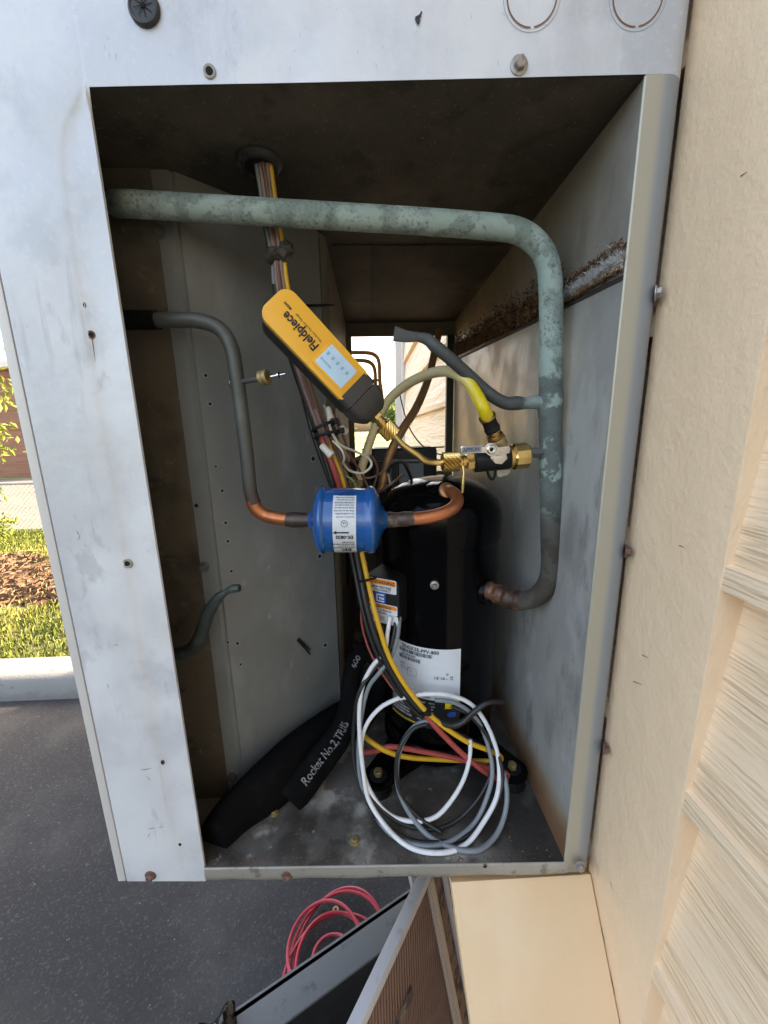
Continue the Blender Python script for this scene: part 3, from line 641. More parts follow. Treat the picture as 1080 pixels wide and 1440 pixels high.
# ================================================================ COMPRESSOR
CX, CY = .100, .537
cp = thing('compressor', (CX,CY,-.495), 'glossy black upright compressor bolted to the floor of the cabinet', 'compressor')
zb = -.452
prof = [(0,.03),(.0,.06),(.006,.078),(.02,.0845),(.06,.085),(.298,.085),(.302,.0862),(.304,.0872),(.335,.0872),(.345,.086),(.358,.080),(.370,.069),(.379,.053),(.385,.034),(.388,.012),(.388,.001)]
lathe('shell', prof, (CX,CY,zb), (0,0,1), 'compressor_paint', cp, 72)
# base plate with four lobes
mb = MB(); pts = []
for k in range(4):
    a = math.radians(45+90*k); c = V((.095+.095*math.sqrt(2)*math.cos(a), .537+.095*math.sqrt(2)*math.sin(a), 0))
    for j in range(-4, 5): t = a+j*math.radians(24); pts.append(c+V((math.cos(t),math.sin(t),0))*.0215)
    a2 = a+math.radians(45)
    for dt in (-22,-8,8,22): t = a2+math.radians(dt); pts.append(V((.095+.083*math.cos(t)*(1.0), .537+.083*math.sin(t), 0)))
poly = [V((p.x,p.y,-.477)) for p in pts]; mb.prism(poly, (0,0,.006)); mb.obj('base_plate', 'compressor_paint', cp, True, bevel=.0015)
lathe('base_ring', [(0,.078),(.004,.084),(.016,.084),(.02,.080)], (CX,CY,-.472), (0,0,1), 'compressor_paint', cp, 60)
for sx in (-1,1):
    for sy in (-1,1):
        c = V((.095+.095*sx, .537+.095*sy, 0))
        f_ = lathe('rubber_foot', [(0,.018),(.003,.019),(.012,.016),(.016,.016),(.0165,.009)], (c.x,c.y,-.4954), (0,0,1), 'black_rubber', cp, 24)
        hexnut('bolt', (c.x,c.y,-.4708), (0,0,1), .0075, .0062, 'old_brass', cp)
        lathe('washer', [(0,.0125),(.0012,.0122),(.0014,.006)], (c.x,c.y,-.4712), (0,0,1), 'black_rubber', cp, 24)
# vertical weld ridge and sight bolt
lathe('sight_plug', [(-.002,.0058),(.001,.0056),(.002,.0032),(.0045,.0022)], P(611,823,.4515), (-.15,-1,0), 'steel_screw', cp, 20)
# discharge stub on the dome
st = P(628,692,.478); dirn = V((.25,-.75,.6)).normalized()
lathe('boss', [(-.03,.030),(-.014,.0255),(-.006,.0195),(-.001,.0165),(.002,.0148),(.0018,.012)], st, dirn, 'compressor_paint', cp, 48)
lathe('stub_collar', [(-.004,.0118),(.0035,.0118),(.005,.0105),(.006,.0085)], st+dirn*.001, dirn, 'old_copper', cp, 32)
lathe('suction_stub_collar', [(-.01,.018),(.003,.018),(.006,.0162)], V((CX,CY,-.215))+V((.5,-.62,0)).normalized()*.084, (.5,-.62,0), 'compressor_paint', cp, 32)
# maps on the shell wall
def shellmap(r): return lambda u, v, h=0: V((CX+(r+h)*math.sin(u/r), CY-(r+h)*math.cos(u/r), v))
SM = shellmap(.0852)
def shell_uv(a, b):
    r = ray(a, b); A = r.x*r.x+r.y*r.y; Bq = -2*(r.x*CX+r.y*CY); Cq = CX*CX+CY*CY-.0852**2
    k = (-Bq-math.sqrt(max(Bq*Bq-4*A*Cq, 0)))/(2*A); p = r*k; return math.atan2(p.x-CX, CY-p.y)*.0852, p.z
u1, vt = shell_uv(648,912); _, vb_ = shell_uv(648,984); u0, _ = shell_uv(552,905); ym0, _ = shell_uv(626,980)
LB = thing_lb = None
mb = MB(); add_rect(mb, SM, u0, vb_, u1, vt, .0004, 24); lab = pr(mb, 'rating_label', 'white_label', cp); 
mb = MB(); mb2 = MB(); yb = vb_-.0005
add_rect(mb2, SM, ym0, vb_-.012, u1, vb_+.0003, .0006, 5); pr(mb2, 'warning_square', 'print_yellow', lab)
um = (ym0+u1)/2; q = .0042
for (xa,ya,xb,yb2) in ((-q,-.0095,q,-.0095),(-q,-.0095,0,-.003),(q,-.0095,0,-.003)):
    d = V((xb-xa, yb2-ya,0)).normalized()*.0004; n2 = (-d.y, d.x)
    mb.add([SM(um+xa-n2[0], vb_+ya-n2[1], .0009), SM(um+xb-n2[0], vb_+yb2-n2[1], .0009), SM(um+xb+n2[0], vb_+yb2+n2[1], .0009), SM(um+xa+n2[0], vb_+ya+n2[1], .0009)], [(0,1,2,3)])
add_text(mb, SM, '!', um-.0006, vb_-.009, .0052, .0009, bold=.03)
W = u1-u0; L0 = u0+W*.16
add_text(mb, SM, 'ZR42K5E-PFV-800', L0+.004, vt-.0078, .0072, .0009, bold=.02)
def bars(mb, f, x0, x1, y0, y1, seed):
    r_ = random.Random(seed); x = x0
    while x < x1:
        wdt = r_.choice((.0004,.0006,.001)); add_rect(mb, f, x, y0, min(x+wdt,x1), y1, .0009); x += wdt+r_.choice((.0004,.0005,.0009))
bars(mb, SM, L0, L0+.05, vt-.0145, vt-.009, 3)
add_text(mb, SM, '16E-242N0W', L0+.003, vt-.0187, .0042, .0009, bold=.02)
bars(mb, SM, L0, L0+.034, vt-.0252, vt-.0197, 5)
add_text(mb, SM, 'CE', u1-.036, vt-.045, .0055, .0009, bold=.01)
add_text(mb, SM, 'c', u1-.028, vt-.0435, .003, .0009); add_text(mb, SM, 'UL', u1-.0262, vt-.0448, .0048, .0009, bold=.03); add_text(mb, SM, 'us', u1-.0196, vt-.0448, .003, .0009)
add_text(mb, SM, 'UK', u1-.0145, vt-.0425, .0034, .0009, bold=.02); add_text(mb, SM, 'CA', u1-.0145, vt-.0458, .0034, .0009, bold=.02)
add_text(mb, SM, 'VOLT', L0+.001, vt-.034, .0034, .0009, bold=.02); add_text(mb, SM, '208-230   PH 1', L0+.001, vt-.0382, .003, .0009)
add_text(mb, SM, 'HZ 60  LRA 112', L0+.001, vt-.0418, .003, .0009)
for (xa,ya,xb,yb2) in ((.014,.036,.028,.0363),(.014,.0475,.028,.0478),(.014,.036,.0143,.0478),(.0277,.036,.028,.0478)): add_rect(mb, SM, L0+xa, vt-yb2, L0+xb, vt-ya, .0009)
add_rect(mb, SM, L0, vb_+.0105, u1, vb_+.0108, .0009, 12)
add_text(mb, SM, 'MADE IN', L0+.028, vb_+.0065, .003, .0009, bold=.02); add_text(mb, SM, 'UNITED STATES', L0+.026, vb_+.0028, .003, .0009, bold=.02)
pr(mb, 'lettering', 'print_black', lab)
seg_o = [(math.cos(a)*.0018, math.sin(a)*.0018) for a in [k*math.pi/6 for k in range(12)]]
mb = MB(); mb.add([SM(u1-.018+x, vt-.037+y, .0009) for x, y in seg_o], [tuple(range(12))]); pr(mb, 'mark', 'print_grey', lab)
# lower black sticker with white and yellow lines
mb = MB(); add_rect(mb, SM, u0-.004, vb_-.046, u1+.001, vb_-.0125, .0003, 26); add_rect(mb, SM, u0-.004, vb_-.0125, ym0-.001, vb_-.0003, .0003, 20); lw = pr(mb, 'lower_label', 'black_label', cp)
mb = MB(); words = ['WARNING: ELECTRICAL SHOCK', 'USE GROUNDED SYSTEM ONLY', 'DISCONNECT POWER FIRST', 'READ INSTRUCTIONS BEFORE', 'SERVICE BY TRAINED STAFF', 'WEAR EYE PROTECTION', 'REPLACE TERMINAL COVER']
for i, s in enumerate(words):
    add_text(mb, SM, s, u0+.002, vb_-.006-.0048*i, .0033, .0008, sx=.85, bold=.02)
    add_text(mb, SM, s[::-1].title(), u0+.046, vb_-.006-.0048*i, .0033, .0008, sx=.7, bold=.02)
pr(mb, 'lettering', 'print_white', lw)
mb = MB(); add_text(mb, SM, 'www.emersonclimate.com', u0+.0, vb_-.0435, .0052, .0008, bold=.02); pr(mb, 'lettering', 'print_yellow', lw)
mb = MB(); cq = (u1-.011, vb_-.021)
mb.add([SM(cq[0]+math.cos(a)*.0065, cq[1]+math.sin(a)*.0045, .0009) for a in [k*math.pi/8 for k in range(16)]], [tuple(range(16))]); pr(mb, 'oval_mark', 'print_blue', lw)
# terminal cover with its stickers
tn = V((-.50,-.866,0)).normalized(); tx = V((.866,-.50,0)).normalized(); tz = V((0,0,1)); tc_ = P(547,836,.482)
mb = MB(); R3 = Matrix((tx, -tn, tz)).transposed()
hw, hh = .0255, .0325; ol = []
for cx_, cz_, a0, rr_ in ((hw-.010,hh-.010,0,.010),(-hw+.003,hh-.003,90,.003),(-hw+.003,-hh+.003,180,.003),(hw-.004,-hh+.004,270,.004)):
    for k in range(6): a = math.radians(a0+18*k); ol.append(tc_+tx*(cx_+rr_*math.cos(a))+tz*(cz_+rr_*math.sin(a))+tn*.021)
mb.prism(ol, tn*-.045); tcv = mb.obj('terminal_cover', 'black_rubber', cp, True, bevel=.0012)
lathe('cover_clamp', [(0,.022),(.01,.021),(.018,.015)], tc_-tn*.02+V((.022,-.006,.008)), (-.2,-1,.1), 'black_rubber', cp, 28)
TM = planar(tc_+tn*.0211, tx, tz, tn)
def sticker(x0,y0,x1,y1,m,name='sticker',h=.0004,rad=.002): mb = MB(); add_rect(mb, TM, x0,y0,x1,y1,h,1,rad); return pr(mb, name, m, tcv)
sticker(-.021,.012,.022,.031,'white_label'); sticker(-.020,.0225,.021,.030,'print_orange',h=.0007)
sticker(-.011,-.004,.006,.012,'print_blue','badge',.0005,.001)
sticker(-.020,-.018,.023,-.004,'white_label'); sticker(-.019,-.0105,.022,-.005,'print_orange',h=.0007)
sticker(-.021,-.032,.024,-.0185,'white_label')
mb = MB(); add_text(mb, TM, 'WARNING', -.010,.0238,.0062,.001,bold=.02); add_text(mb, TM, 'HIGH VOLTAGE', -.014,.0175,.005,.001,sx=.8,bold=.03); add_text(mb, TM, 'DISCONNECT', -.010,.0135,.0042,.001,sx=.9,bold=.02)
add_text(mb, TM, 'CAUTION', -.009,-.0098,.0052,.001,bold=.02); add_text(mb, TM, 'HOT SURFACE', -.012,-.0145,.004,.001,bold=.02); add_text(mb, TM, 'SERVICE ONLY', -.012,-.0175,.003,.001,bold=.02)
for (tx0, ty0) in ((-.0165,.0242),(-.0155,-.0097)): mb.add([TM(tx0-.0025,ty0,.001),TM(tx0+.0025,ty0,.001),TM(tx0,ty0+.0045,.001)], [(0,1,2)])
pr(mb, 'lettering', 'print_black', tcv)
mb = MB(); bars(mb, TM, -.018, .004, -.0275, -.0215, 9); [add_text(mb, TM, s, .008,-.022-.003*i,.0026,.001) for i, s in enumerate(('943-0159','R03','LR'))]; pr(mb, 'lettering', 'print_grey', tcv)
mb = MB()
for (xa,ya,xb,yb2) in ((-.0075,.0075,.004,.0093),(-.0075,-.0015,-.0055,.0093),(-.0075,-.0015,.004,.0003),(-.0035,.0035,.004,.0049),(-.0035,.0025,-.0021,.0058),(-.0035,.0020,.004,.0030)): add_rect(mb, TM, xa,ya,xb,yb2,.0009)
pr(mb, 'lettering', 'print_white', tcv)

# ================================================================ PIPES
sl = thing('suction_line', (.207,.42,-.2), 'thick green patinated copper pipe crossing the top of the cabinet and dropping at the right', 'pipe')
ys = .42
pts = [P(a,b,y) for a,b,y in ((166,287,.475),(163,287,.44),(180,287,.421),(215,289,.42),(300,294,ys),(450,303,ys),(600,312,ys),(690,319,ys),(728,325,ys),(754,342,ys),(769,367,ys),(774,400,ys),(775,460,ys),(774,560,ys),(774,660,ys),(775,760,ys),(775,800,ys),(767,826,.422),(750,841,.430),(730,845,.440))]
tube('pipe', pts, [.0112]*11+[.0117]*9, 'patina_copper', sl, 32, 8)
pts = [P(733,845,.4385), P(718,842,.447), P(703,836,.456), P(690,831,.464), P(676,827,.474), P(655,821,.492)]
path, _ = smooth_path(pts, 7)
rad = [.0142,.0143,.0155,.0158,.0150,.0148,.0149,.0160,.0165,.0165,.0162,.0150,.0138,.0137,.0140,.0152,.0158,.0150,.0138,.0128,.0128,.0140,.0146,.0142,.0130]
rad = [q*.86 for q in (rad+[.0128]*40)[:len(path)]]
tube('brazed_joint', path, rad, 'burnt_copper', sl, 28, 2)
pts = [(752,566,.4),(740,567,.42),(727,567,.42),(712,567,.42),(697,560,.42),(680,547,.42),(655,524,.415),(630,502,.41),(612,487,.41),(602,478,.41),(588,474,.408),(572,473,.406),(554,469,.405)]
pts = [P(775,566,.42)]+[P(a,b,.42 if i == 0 else y) for i,(a,b,y) in enumerate(pts)]
tube('pinched_branch', pts, [.0066,.0070,.0060,.0076,.0070,.0067,.0064,.0063,.0063,.0066,.0055,.0036,.0042,.0054], 'branch_pipe', sl, 16, 6, flat=[1]*10+[.8,.5,.3,.22])
add = MB(); lathe('braze_collar', [(-.014,.0118),(-.008,.0126),(-.002,.0134),(.006,.0131),(.010,.0124),(.016,.0117)], P(774,566,.42), (.02,0,-1), 'patina_copper', sl, 32)
hexnut('access_port', P(745,637,.42), (1,0,0), .024, .0062, 'dull_pipe', sl)
# liquid line
ll = thing('liquid_line', (-.131,.42,-.09), 'dull grey small pipe bending down from the left into the blue filter', 'pipe')
pts = [P(a,b,y) for a,b,y in ((150,450,.43),(200,450,.425),(240,450,.42),(278,451,.42),(308,462,.42),(325,488,.42),(333,530,.42),(341,590,.422),(348,650,.425),(352,690,.427),(358,708,.428))]
tube('pipe', pts, .0075, 'dull_pipe', ll, 20, 6)
tube('pipe_sleeve', [P(160,450,.428), P(222,450,.422)], .0092, 'black_rubber', ll, 20, 2)
pts = [P(a,b,y) for a,b,y in ((355,702,.428),(360,715,.429),(372,724,.43),(392,729,.43),(412,731,.43))]
tube('bare_bend', pts, [.0077,.0078,.0077,.0076,.0076], 'clean_copper', ll, 20, 6)
tube('brazed_joint', [P(a,731,.43) for a in (402,412,422,430,440)], [.0078,.0092,.009,.0084,.0086], 'solder_dark', ll, 20, 6)
# service port reaching off the pipe
sp_ = V(P(337,538,.42)); 
tube('port_tube', [sp_, P(350,535,.412), P(368,532,.405)], .0026, 'dull_pipe', ll, 10, 3)
lathe('port_cap', [(0,.0066),(.001,.0074),(.004,.0074),(.0045,.0070),(.0055,.0074),(.0085,.0074),(.0095,.0068),(.0095,.0042),(.004,.004)], P(366,532,.405), (.93,-.32,.12), 'old_brass', ll, 36)
lathe('valve_core', [(0,.0022),(.006,.002),(.007,.0032),(.009,.0032),(.010,.0014),(.016,.0011)], P(382,530,.401), (.93,-.30,.12), 'chrome', ll, 14)
lathe('port_flange', [(0,.0040),(.0025,.0046),(.005,.0030)], P(328,539,.428), (-1,.1,0), 'old_brass', ll, 24)
# filter drier
fd = thing('filter_drier', P(488,731,.43), 'blue cylindrical filter drier with a white printed label in the middle of the opening', 'filter')
fa = P(434,731,.43); fb_ = P(545,731,.43); L = (fb_-fa).length; fax = (fb_-fa).normalized()
k = L/1.0
prof = [(0,.0085),(.012,.0092),(.05,.0135),(.075,.023),(.10,.031),(.125,.0352),(.15,.0378),(.165,.0390),(.185,.0395),(.205,.0388),(.225,.0372),(.25,.0372),(.70,.0372),(.735,.0372),(.755,.0386),(.775,.0395),(.80,.0395),(.82,.0388),(.84,.0370),(.87,.0325),(.90,.0255),(.935,.0165),(.965,.0115),(1.0,.0088)]
lathe('shell', [(s*L, r) for s, r in prof], fa, fax, 'filter_blue', fd, 72)
fup = V((0,0,1)); fup = (fup-fax*fup.dot(fax)).normalized(); fn_ = V((0,-1,0)); fn_ = (fn_-fax*fn_.dot(fax)-fup*fn_.dot(fup)).normalized()
fc = fa+fax*(L*.475); fr = .0373
def FM(u, v, h=0): a = v/fr; return fc+fax*u+(fn_*math.cos(a)+fup*math.sin(a))*(fr+h)
def FMi(u, v, h=0): return FM(-u, -v, h)      # printed upside down
mb = MB(); vs = []; nv = 24
for i in range(nv+1):
    v = -.056+.094*i/nv; vs += [FM(-.0125, v, .0004), FM(.0125, v, .0004)]
mb.add(vs, [(2*i, 2*i+1, 2*i+3, 2*i+2) for i in range(nv)]); flb = pr(mb, 'label', 'white_label', fd)
for p in flb.data.polygons: p.use_smooth = True
mb = MB()
yy = .034-.0045
add_text(mb, FMi, 'EK', -.0075, .0285, .0085, .0008, sx=1.2, bold=.03); add_text(mb, FMi, 'EMERSON FLOW CONTROLS', -.0105, .0375, .0024, .0008, bold=.02)
for i, s in enumerate(('LIQUID LINE FILTER-DRIER','R-22 R-134A R-410A','MAX WORKING PRESS 680 PSI','UL FILE SA4876')): add_text(mb, FMi, s, -.0105, .0255-.003*i, .0026, .0008, sx=.78, bold=.02)
add_text(mb, FMi, 'EK-083S', -.0095, .0088, .0058, .0008, bold=.03, sx=.95)
add_rect(mb, FMi, -.005, .0045, .009, .0060, .0008); mb.add([FMi(.0125,.00525,.0008),FMi(.0085,.0075,.0008),FMi(.0085,.003,.0008)], [(0,1,2)])
for kk in range(20):
    a = math.pi*kk/10; b2 = math.pi*(kk+1)/10; mb.add([FMi(r*math.cos(t), -.0025+r*math.sin(t)-.002, .0008) for t, r in ((a,.0032),(b2,.0032),(b2,.0037),(a,.0037))], [(0,1,2,3)])
add_text(mb, FMi, 'UL', -.0019, -.0062, .0034, .0008, bold=.02)
for i, s in enumerate(('E K 0 8 3 S  L I S T E D','Do not install near flame','Wrap with wet cloth when','brazing. Remove caps only','when ready to install unit','FILTRE DESHYDRATEUR','Ligne liquide seulement','Capacity and flow ratings','see catalog for details','PATENTED  MADE IN USA','Follow local codes')): add_text(mb, FMi, s, -.0105, -.0125-.0032*i, .0026, .0008, sx=.76, bold=.01)
pr(mb, 'lettering', 'print_black', flb)
# copper elbow to the compressor
ce = thing('copper_elbow', P(600,725,.43), 'bright orange copper tube bending from the blue filter up to the compressor dome', 'pipe')
tube('brazed_joint', [P(a,b,.43) for a,b in ((538,731),(548,731),(560,731),(570,730),(582,729))], [.0090,.0094,.0084,.0092,.0082], 'solder_dark', ce, 20, 5)
tube('pipe', [P(a,b,y) for a,b,y in ((572,730,.43),(598,728,.43),(620,723,.432),(636,715,.438),(643,705,.447),(640,696,.458),(633,691,.470),(628,692,.478))], .0079, 'clean_copper', ce, 22, 7)
# closed stub low at left, rear tubes
st_ = tube('process_stub', [P(a,b,y) for a,b,y in ((225,922,.425),(255,919,.42),(274,908,.415),(285,885,.41),(293,862,.405),(306,842,.40),(318,832,.398),(328,828,.396),(337,827,.395))], [.0078,.0078,.0078,.0075,.007,.0058,.0034,.0048,.0040], 'stub_pipe', None, 16, 6)
tag(st_, 'dark grey capped pipe stub curling up low at the left of the opening', 'pipe')
o = tube('rear_copper_tube', [P(a,b,y) for a,b,y in ((618,466,.80),(612,490,.76),(603,530,.70),(586,572,.64),(566,604,.60),(548,640,.58),(536,690,.57))], .0068, 'old_copper', None, 14, 6)
tag(o, 'brown copper tube slanting down behind the yellow hose in front of the back window', 'pipe')
rb = thing('return_bends', P(515,520,1.12), 'pair of bare copper return bends standing outside the back window', 'pipe')
for dx, dy in ((0,0),(-6,11)):
    tube('bend', [P(a+dx,b+dy,1.12) for a,b in ((440,497),(480,496),(515,496),(528,500),(533,510),(534,530),(535,555),(536,600))], .0055, 'old_copper', rb, 12, 6)
tube('bend', [P(a,b,1.1) for a,b in ((520,548),(524,536),(530,534),(536,541),(538,560))], .003, 'old_copper', rb, 10, 5)
# black box and post behind the compressor
bx_ = thing('capacitor_box', P(565,650,.86), 'black motor housing with a worn white label behind the compressor', 'motor')
c = P(567,652,.84); MB().box((-.070,-.035,-.045),(.070,.05,.036), None, c).obj('housing', 'box_plastic', bx_, bevel=.008)
MB().box((-.012,-.0362,-.04),(.040,-.0352,.012), None, c).obj('label', 'print_grey', bx_)
MB().box((-.044,-.0362,-.036),(-.016,-.0352,.010), None, c).obj('label', 'print_grey', bx_)
MB().box((-.028,-.055,-.15),(-.018,-.040,.075), None, c).obj('mounting_strap', 'post_dark', bx_)
tube('tie_rod', [c+V((-.09,-.03,.034)), c+V((-.02,-.04,.034)), c+V((.085,-.03,.036))], .0016, 'box_plastic', bx_, 6, 2)
lathe('fan_ring', [(0,.10),(.02,.103),(.025,.10)], c+V((-.06,.06,-.08)), (0,1,0), 'box_plastic', bx_, 40)

# ================================================================ TEST GAUGE
gt = thing('vacuum_gauge', P(460,505,.385), 'yellow handheld vacuum gauge with a pale blue screen hanging diagonally across the wires', 'gauge')
g0 = P(397,437,.375); g1 = P(499,546,.385); ga = (g1-g0).normalized(); gn = V((.16,-1,.20)); gn = (gn-ga*gn.dot(ga)).normalized(); gb = gn.cross(ga).normalized()
# gb points to the lower-left side seen from the front
if gb.x > 0: gb = -gb
GL = (g1-g0).length; hw = .0190
def outline(l0, l1, hw0, hw1, r0, r1, n=6):
    pts = []
    for (cx_, cy_, a0, rr_) in ((l1-r1, hw1-r1, 0, r1), (l0+r0, hw0-r0, 90, r0), (l0+r0, -hw0+r0, 180, r0), (l1-r1, -hw1+r1, 270, r1)):
        for k in range(n): a = math.radians(a0+90*k/(n-1)); pts.append((cx_+rr_*math.cos(a), cy_+rr_*math.sin(a)))
    return pts
def gpt(l, b, h): return g0+ga*l+gb*b+gn*h
def gshape(name, ol, h0, h1, m, parent, bev=.001): return MB().prism([gpt(l, b, h0) for l, b in ol], gn*(h1-h0)).obj(name, m, parent, True, bevel=bev)
gshape('body', outline(-.012, GL+.010, .0197, .0197, .0105, .004), -.030, -.004, 'gauge_black', gt, .002)
gshape('face_plate', outline(-.0125, GL, .0190, .0190, .0110, .0040), -.0035, .0035, 'gauge_yellow', gt, .0014)
gshape('screen_bezel', outline(GL-.0450, GL-.0070, .0135, .0135, .003, .003), .0036, .0045, 'gauge_yellow', gt, .0003)
scr = gshape('screen', outline(GL-.0425, GL-.0090, .0115, .0115, .0015, .0015), .0044, .0050, 'screen', gt, .0002)
GM = lambda u, v, h=0: gpt(-u, v, h)          # text runs up the tool, letters' tops to the lower left
mb = MB()
for i in range(5):
    add_text(mb, GM, '8', -(GL-.0135-.0060*i), -.0045, .0052, .0053, bold=.0)
add_text(mb, GM, 'MICRONS', -(GL-.028), .0042, .0030, .0053); pr(mb, 'segments', 'screen_segment', scr)
mb = MB(); add_text(mb, GM, 'Fieldpiece', -(GL-.0490), -.0020, .0118, .0038, bold=.03, sx=.84)
add_text(mb, GM, 'Wireless Vacuum Gauge', -(GL-.0500), -.0068, .0032, .0038); add_text(mb, GM, 'MG44', -(GL-.087), -.0068, .0032, .0038, bold=.04)
pr(mb, 'lettering', 'gauge_black', gt)
# dark lower housing, tapered
mb = MB(); ringz = [(GL-.004,.0255,.0040,-.031),(GL+.013,.0255,.0036,-.031),(GL+.020,.0245,.0020,-.030),(GL+.028,.0195,-.003,-.026),(GL+.033,.0125,-.007,-.021)]
for (l, w_, ht, hb) in ringz:
    for (sb, sh) in ((1,.0),(1,1),(.86,1.0),(-.86,1.0),(-1,1),(-1,0)):
        pass
def rring(l, w_, ht, hb, n=5, r=.006):
    out = []; r = min(r, w_*.6, (ht-hb)*.45)
    for (cb, ch, a0) in ((w_-r, ht-r, 0), (-w_+r, ht-r, 90), (-w_+r, hb+r, 180), (w_-r, hb+r, 270)):
        for k in range(n): a = math.radians(a0+90*k/(n-1)); out.append(gpt(l, cb+r*math.cos(a), ch+r*math.sin(a)))
    return out
def loft(mb, rings):
    n = len(rings[0]); b0_ = len(mb.v)
    for r in rings: mb.v += r
    for i in range(len(rings)-1):
        for k in range(n): mb.f.append((b0_+i*n+k, b0_+i*n+(k+1)%n, b0_+(i+1)*n+(k+1)%n, b0_+(i+1)*n+k))
    mb.f.append(tuple(range(b0_, b0_+n))[::-1]); mb.f.append(tuple(range(b0_+(len(rings)-1)*n, b0_+len(rings)*n)))
loft(mb, [rring(GL-.0035,.0196,.0042,-.031), rring(GL+.0095,.0197,.0040,-.031)]); mb.obj('lower_housing', 'gauge_grey', gt, True)
mb = MB(); loft(mb, [rring(l,w_,ht,hb) for l,w_,ht,hb in ((GL+.0101,.0199,.0043,-.0312),(GL+.018,.0197,.0036,-.031),(GL+.025,.0180,.001,-.029),(GL+.031,.0140,-.003,-.025),(GL+.0335,.0115,-.006,-.021))]); mb.obj('lower_cap', 'gauge_grey', gt, True)
q0 = gpt(GL+.033, .0, -.0135)
hexnut('fitting', q0, ga, .0045, .0075, 'bright_brass', gt)
lathe('fitting_neck', [(0,.005),(.004,.005),(.0045,.0062),(.006,.0062),(.0065,.005),(.010,.005)], q0+ga*.0045, ga, 'brass', gt, 28)
# bent brass tube with a knurled nut at each end
bt = thing('brass_tube', P(580,630,.40), 'shiny bent brass tube with a knurled nut at each end joining gauge and valve', 'tube')
n0 = q0+ga*.0125; knurled('knurled_nut', n0, ga, .0165, .0092, 'brass', bt)
n1 = n0+ga*.0165
kn2 = P(621,650,.42)
tube('tube', [n1-ga*.003, n1+ga*.014, P(587,640,.41), P(598,648,.415), P(611,650.3,.42), kn2+V((.004,0,0))], .0036, 'bright_brass', bt, 14, 6)
knurled('knurled_nut', kn2, (1,0,0.03), .0205, .0105, 'brass', bt)
# ================================================================ VALVE TOOL
vt_ = thing('valve_tool', P(695,645,.42), 'black and brass ball valve tool with a chrome lever screwed onto the green pipe', 'valve')
va = (P(748,640,.42)-P(648,650,.42)).normalized(); v0 = P(646,650,.42)
def vl(s): return v0+va*s
lathe('neck', [(-.001,.0062),(.003,.0062),(.0035,.0072),(.006,.0072),(.0065,.0052),(.009,.0052)], vl(0), va, 'brass', vt_, 28)
hexnut('hex_collar', vl(.0075), va, .0095, .0092, 'bright_brass', vt_)
lathe('valve_body', [(0,.0125),(.001,.0132),(.038,.0132),(.039,.0125)], vl(.0165), va, 'black_rubber', vt_, 44)
lathe('coupling_ring', [(0,.0128),(.003,.0128),(.0035,.0118),(.005,.0118)], vl(.0553), va, 'brass', vt_, 40)
hexnut('coupling_nut', vl(.059), va, .0185, .0145, 'bright_brass', vt_, 12)
# lever
piv = P(691,632,.402)
def lpt(a, b, y=.400): return P(a, b, y)
ol = [(648,629),(650,627),(674,629),(683,628),(688,623),(696,623),(701,629),(715,627),(718,630),(717,637),(708,640),(698,640),(694,642),(688,641),(683,637),(672,637),(651,639),(648,637)]
lv = MB().prism([lpt(a,b) for a,b in ol], (0,.0022,0)).obj('lever', 'chrome', vt_, True, bevel=.0005)
ol = [(698,640),(712,638),(714,645),(706,653),(697,652),(690,646),(690,641)]
MB().prism([P(a,b,.4045) for a,b in ol], (0,.003,0)).obj('lever_stop', 'chrome', vt_, True, bevel=.0006)
lathe('pivot_screw', [(0,.0052),(.0022,.0050),(.0030,.0042),(.0030,.0026),(.0012,.0026)], P(691,632,.4005), (0,-1,0), 'chrome', vt_, 28)
lathe('pivot_socket', [(0,.0024),(.0005,.0023)], P(691,632,.3985), (0,-1,0), 'hole_dark', vt_, 6)
lo_ = P(650,636,.3996); hi_ = P(676,634,.3996); LMx = (hi_-lo_).normalized(); LMap = planar(lo_, LMx, (0,0,1), (0,-1,0))
mb = MB(); add_rect(mb, LMap, -.0005,-.0016,.0205,.0055,.0002,1,.0008); pr(mb, 'engraving_panel', 'print_grey', lv)
mb = MB(); add_text(mb, LMap, 'APPION', .0008,.0000,.0060,.0005,bold=.03,sx=.82); pr(mb, 'engraving', 'engraving', lv)
# side port going up to the hose
s0_ = P(699,622,.42); sax = (P(679,570,.40)-P(703,628,.422)).normalized()
lathe('side_port', [(-.012,.0085),(0,.0085),(.001,.0098),(.010,.0098),(.0115,.0088)], P(702,627,.42), sax, 'old_brass', vt_, 32)
lathe('side_port_ring', [(0,.0060),(.0015,.0088),(.003,.0088),(.004,.0060),(.008,.0062),(.009,.0080),(.011,.0080)], P(702,627,.42)+sax*.0112, sax, 'brass', vt_, 32)
# loop, tag and hanging pin
tube('strap', [P(a,b,.428) for a,b in ((684,656),(687,668),(692,674),(696,668),(697,656))], .0016, 'black_rubber', vt_, 8, 5)
MB().prism([P(a,b,.440) for a,b in ((698,650),(716,650),(718,664),(713,668),(702,671),(699,668))], (0,.001,0)).obj('tag', 'wire_cream', vt_, bevel=.0002)
tube('pin', [P(651,655,.409), P(652,664,.408), P(651,678,.408), P(650,693,.408)], [.0014,.0012,.0018,.0014], 'bright_brass', vt_, 8, 4)
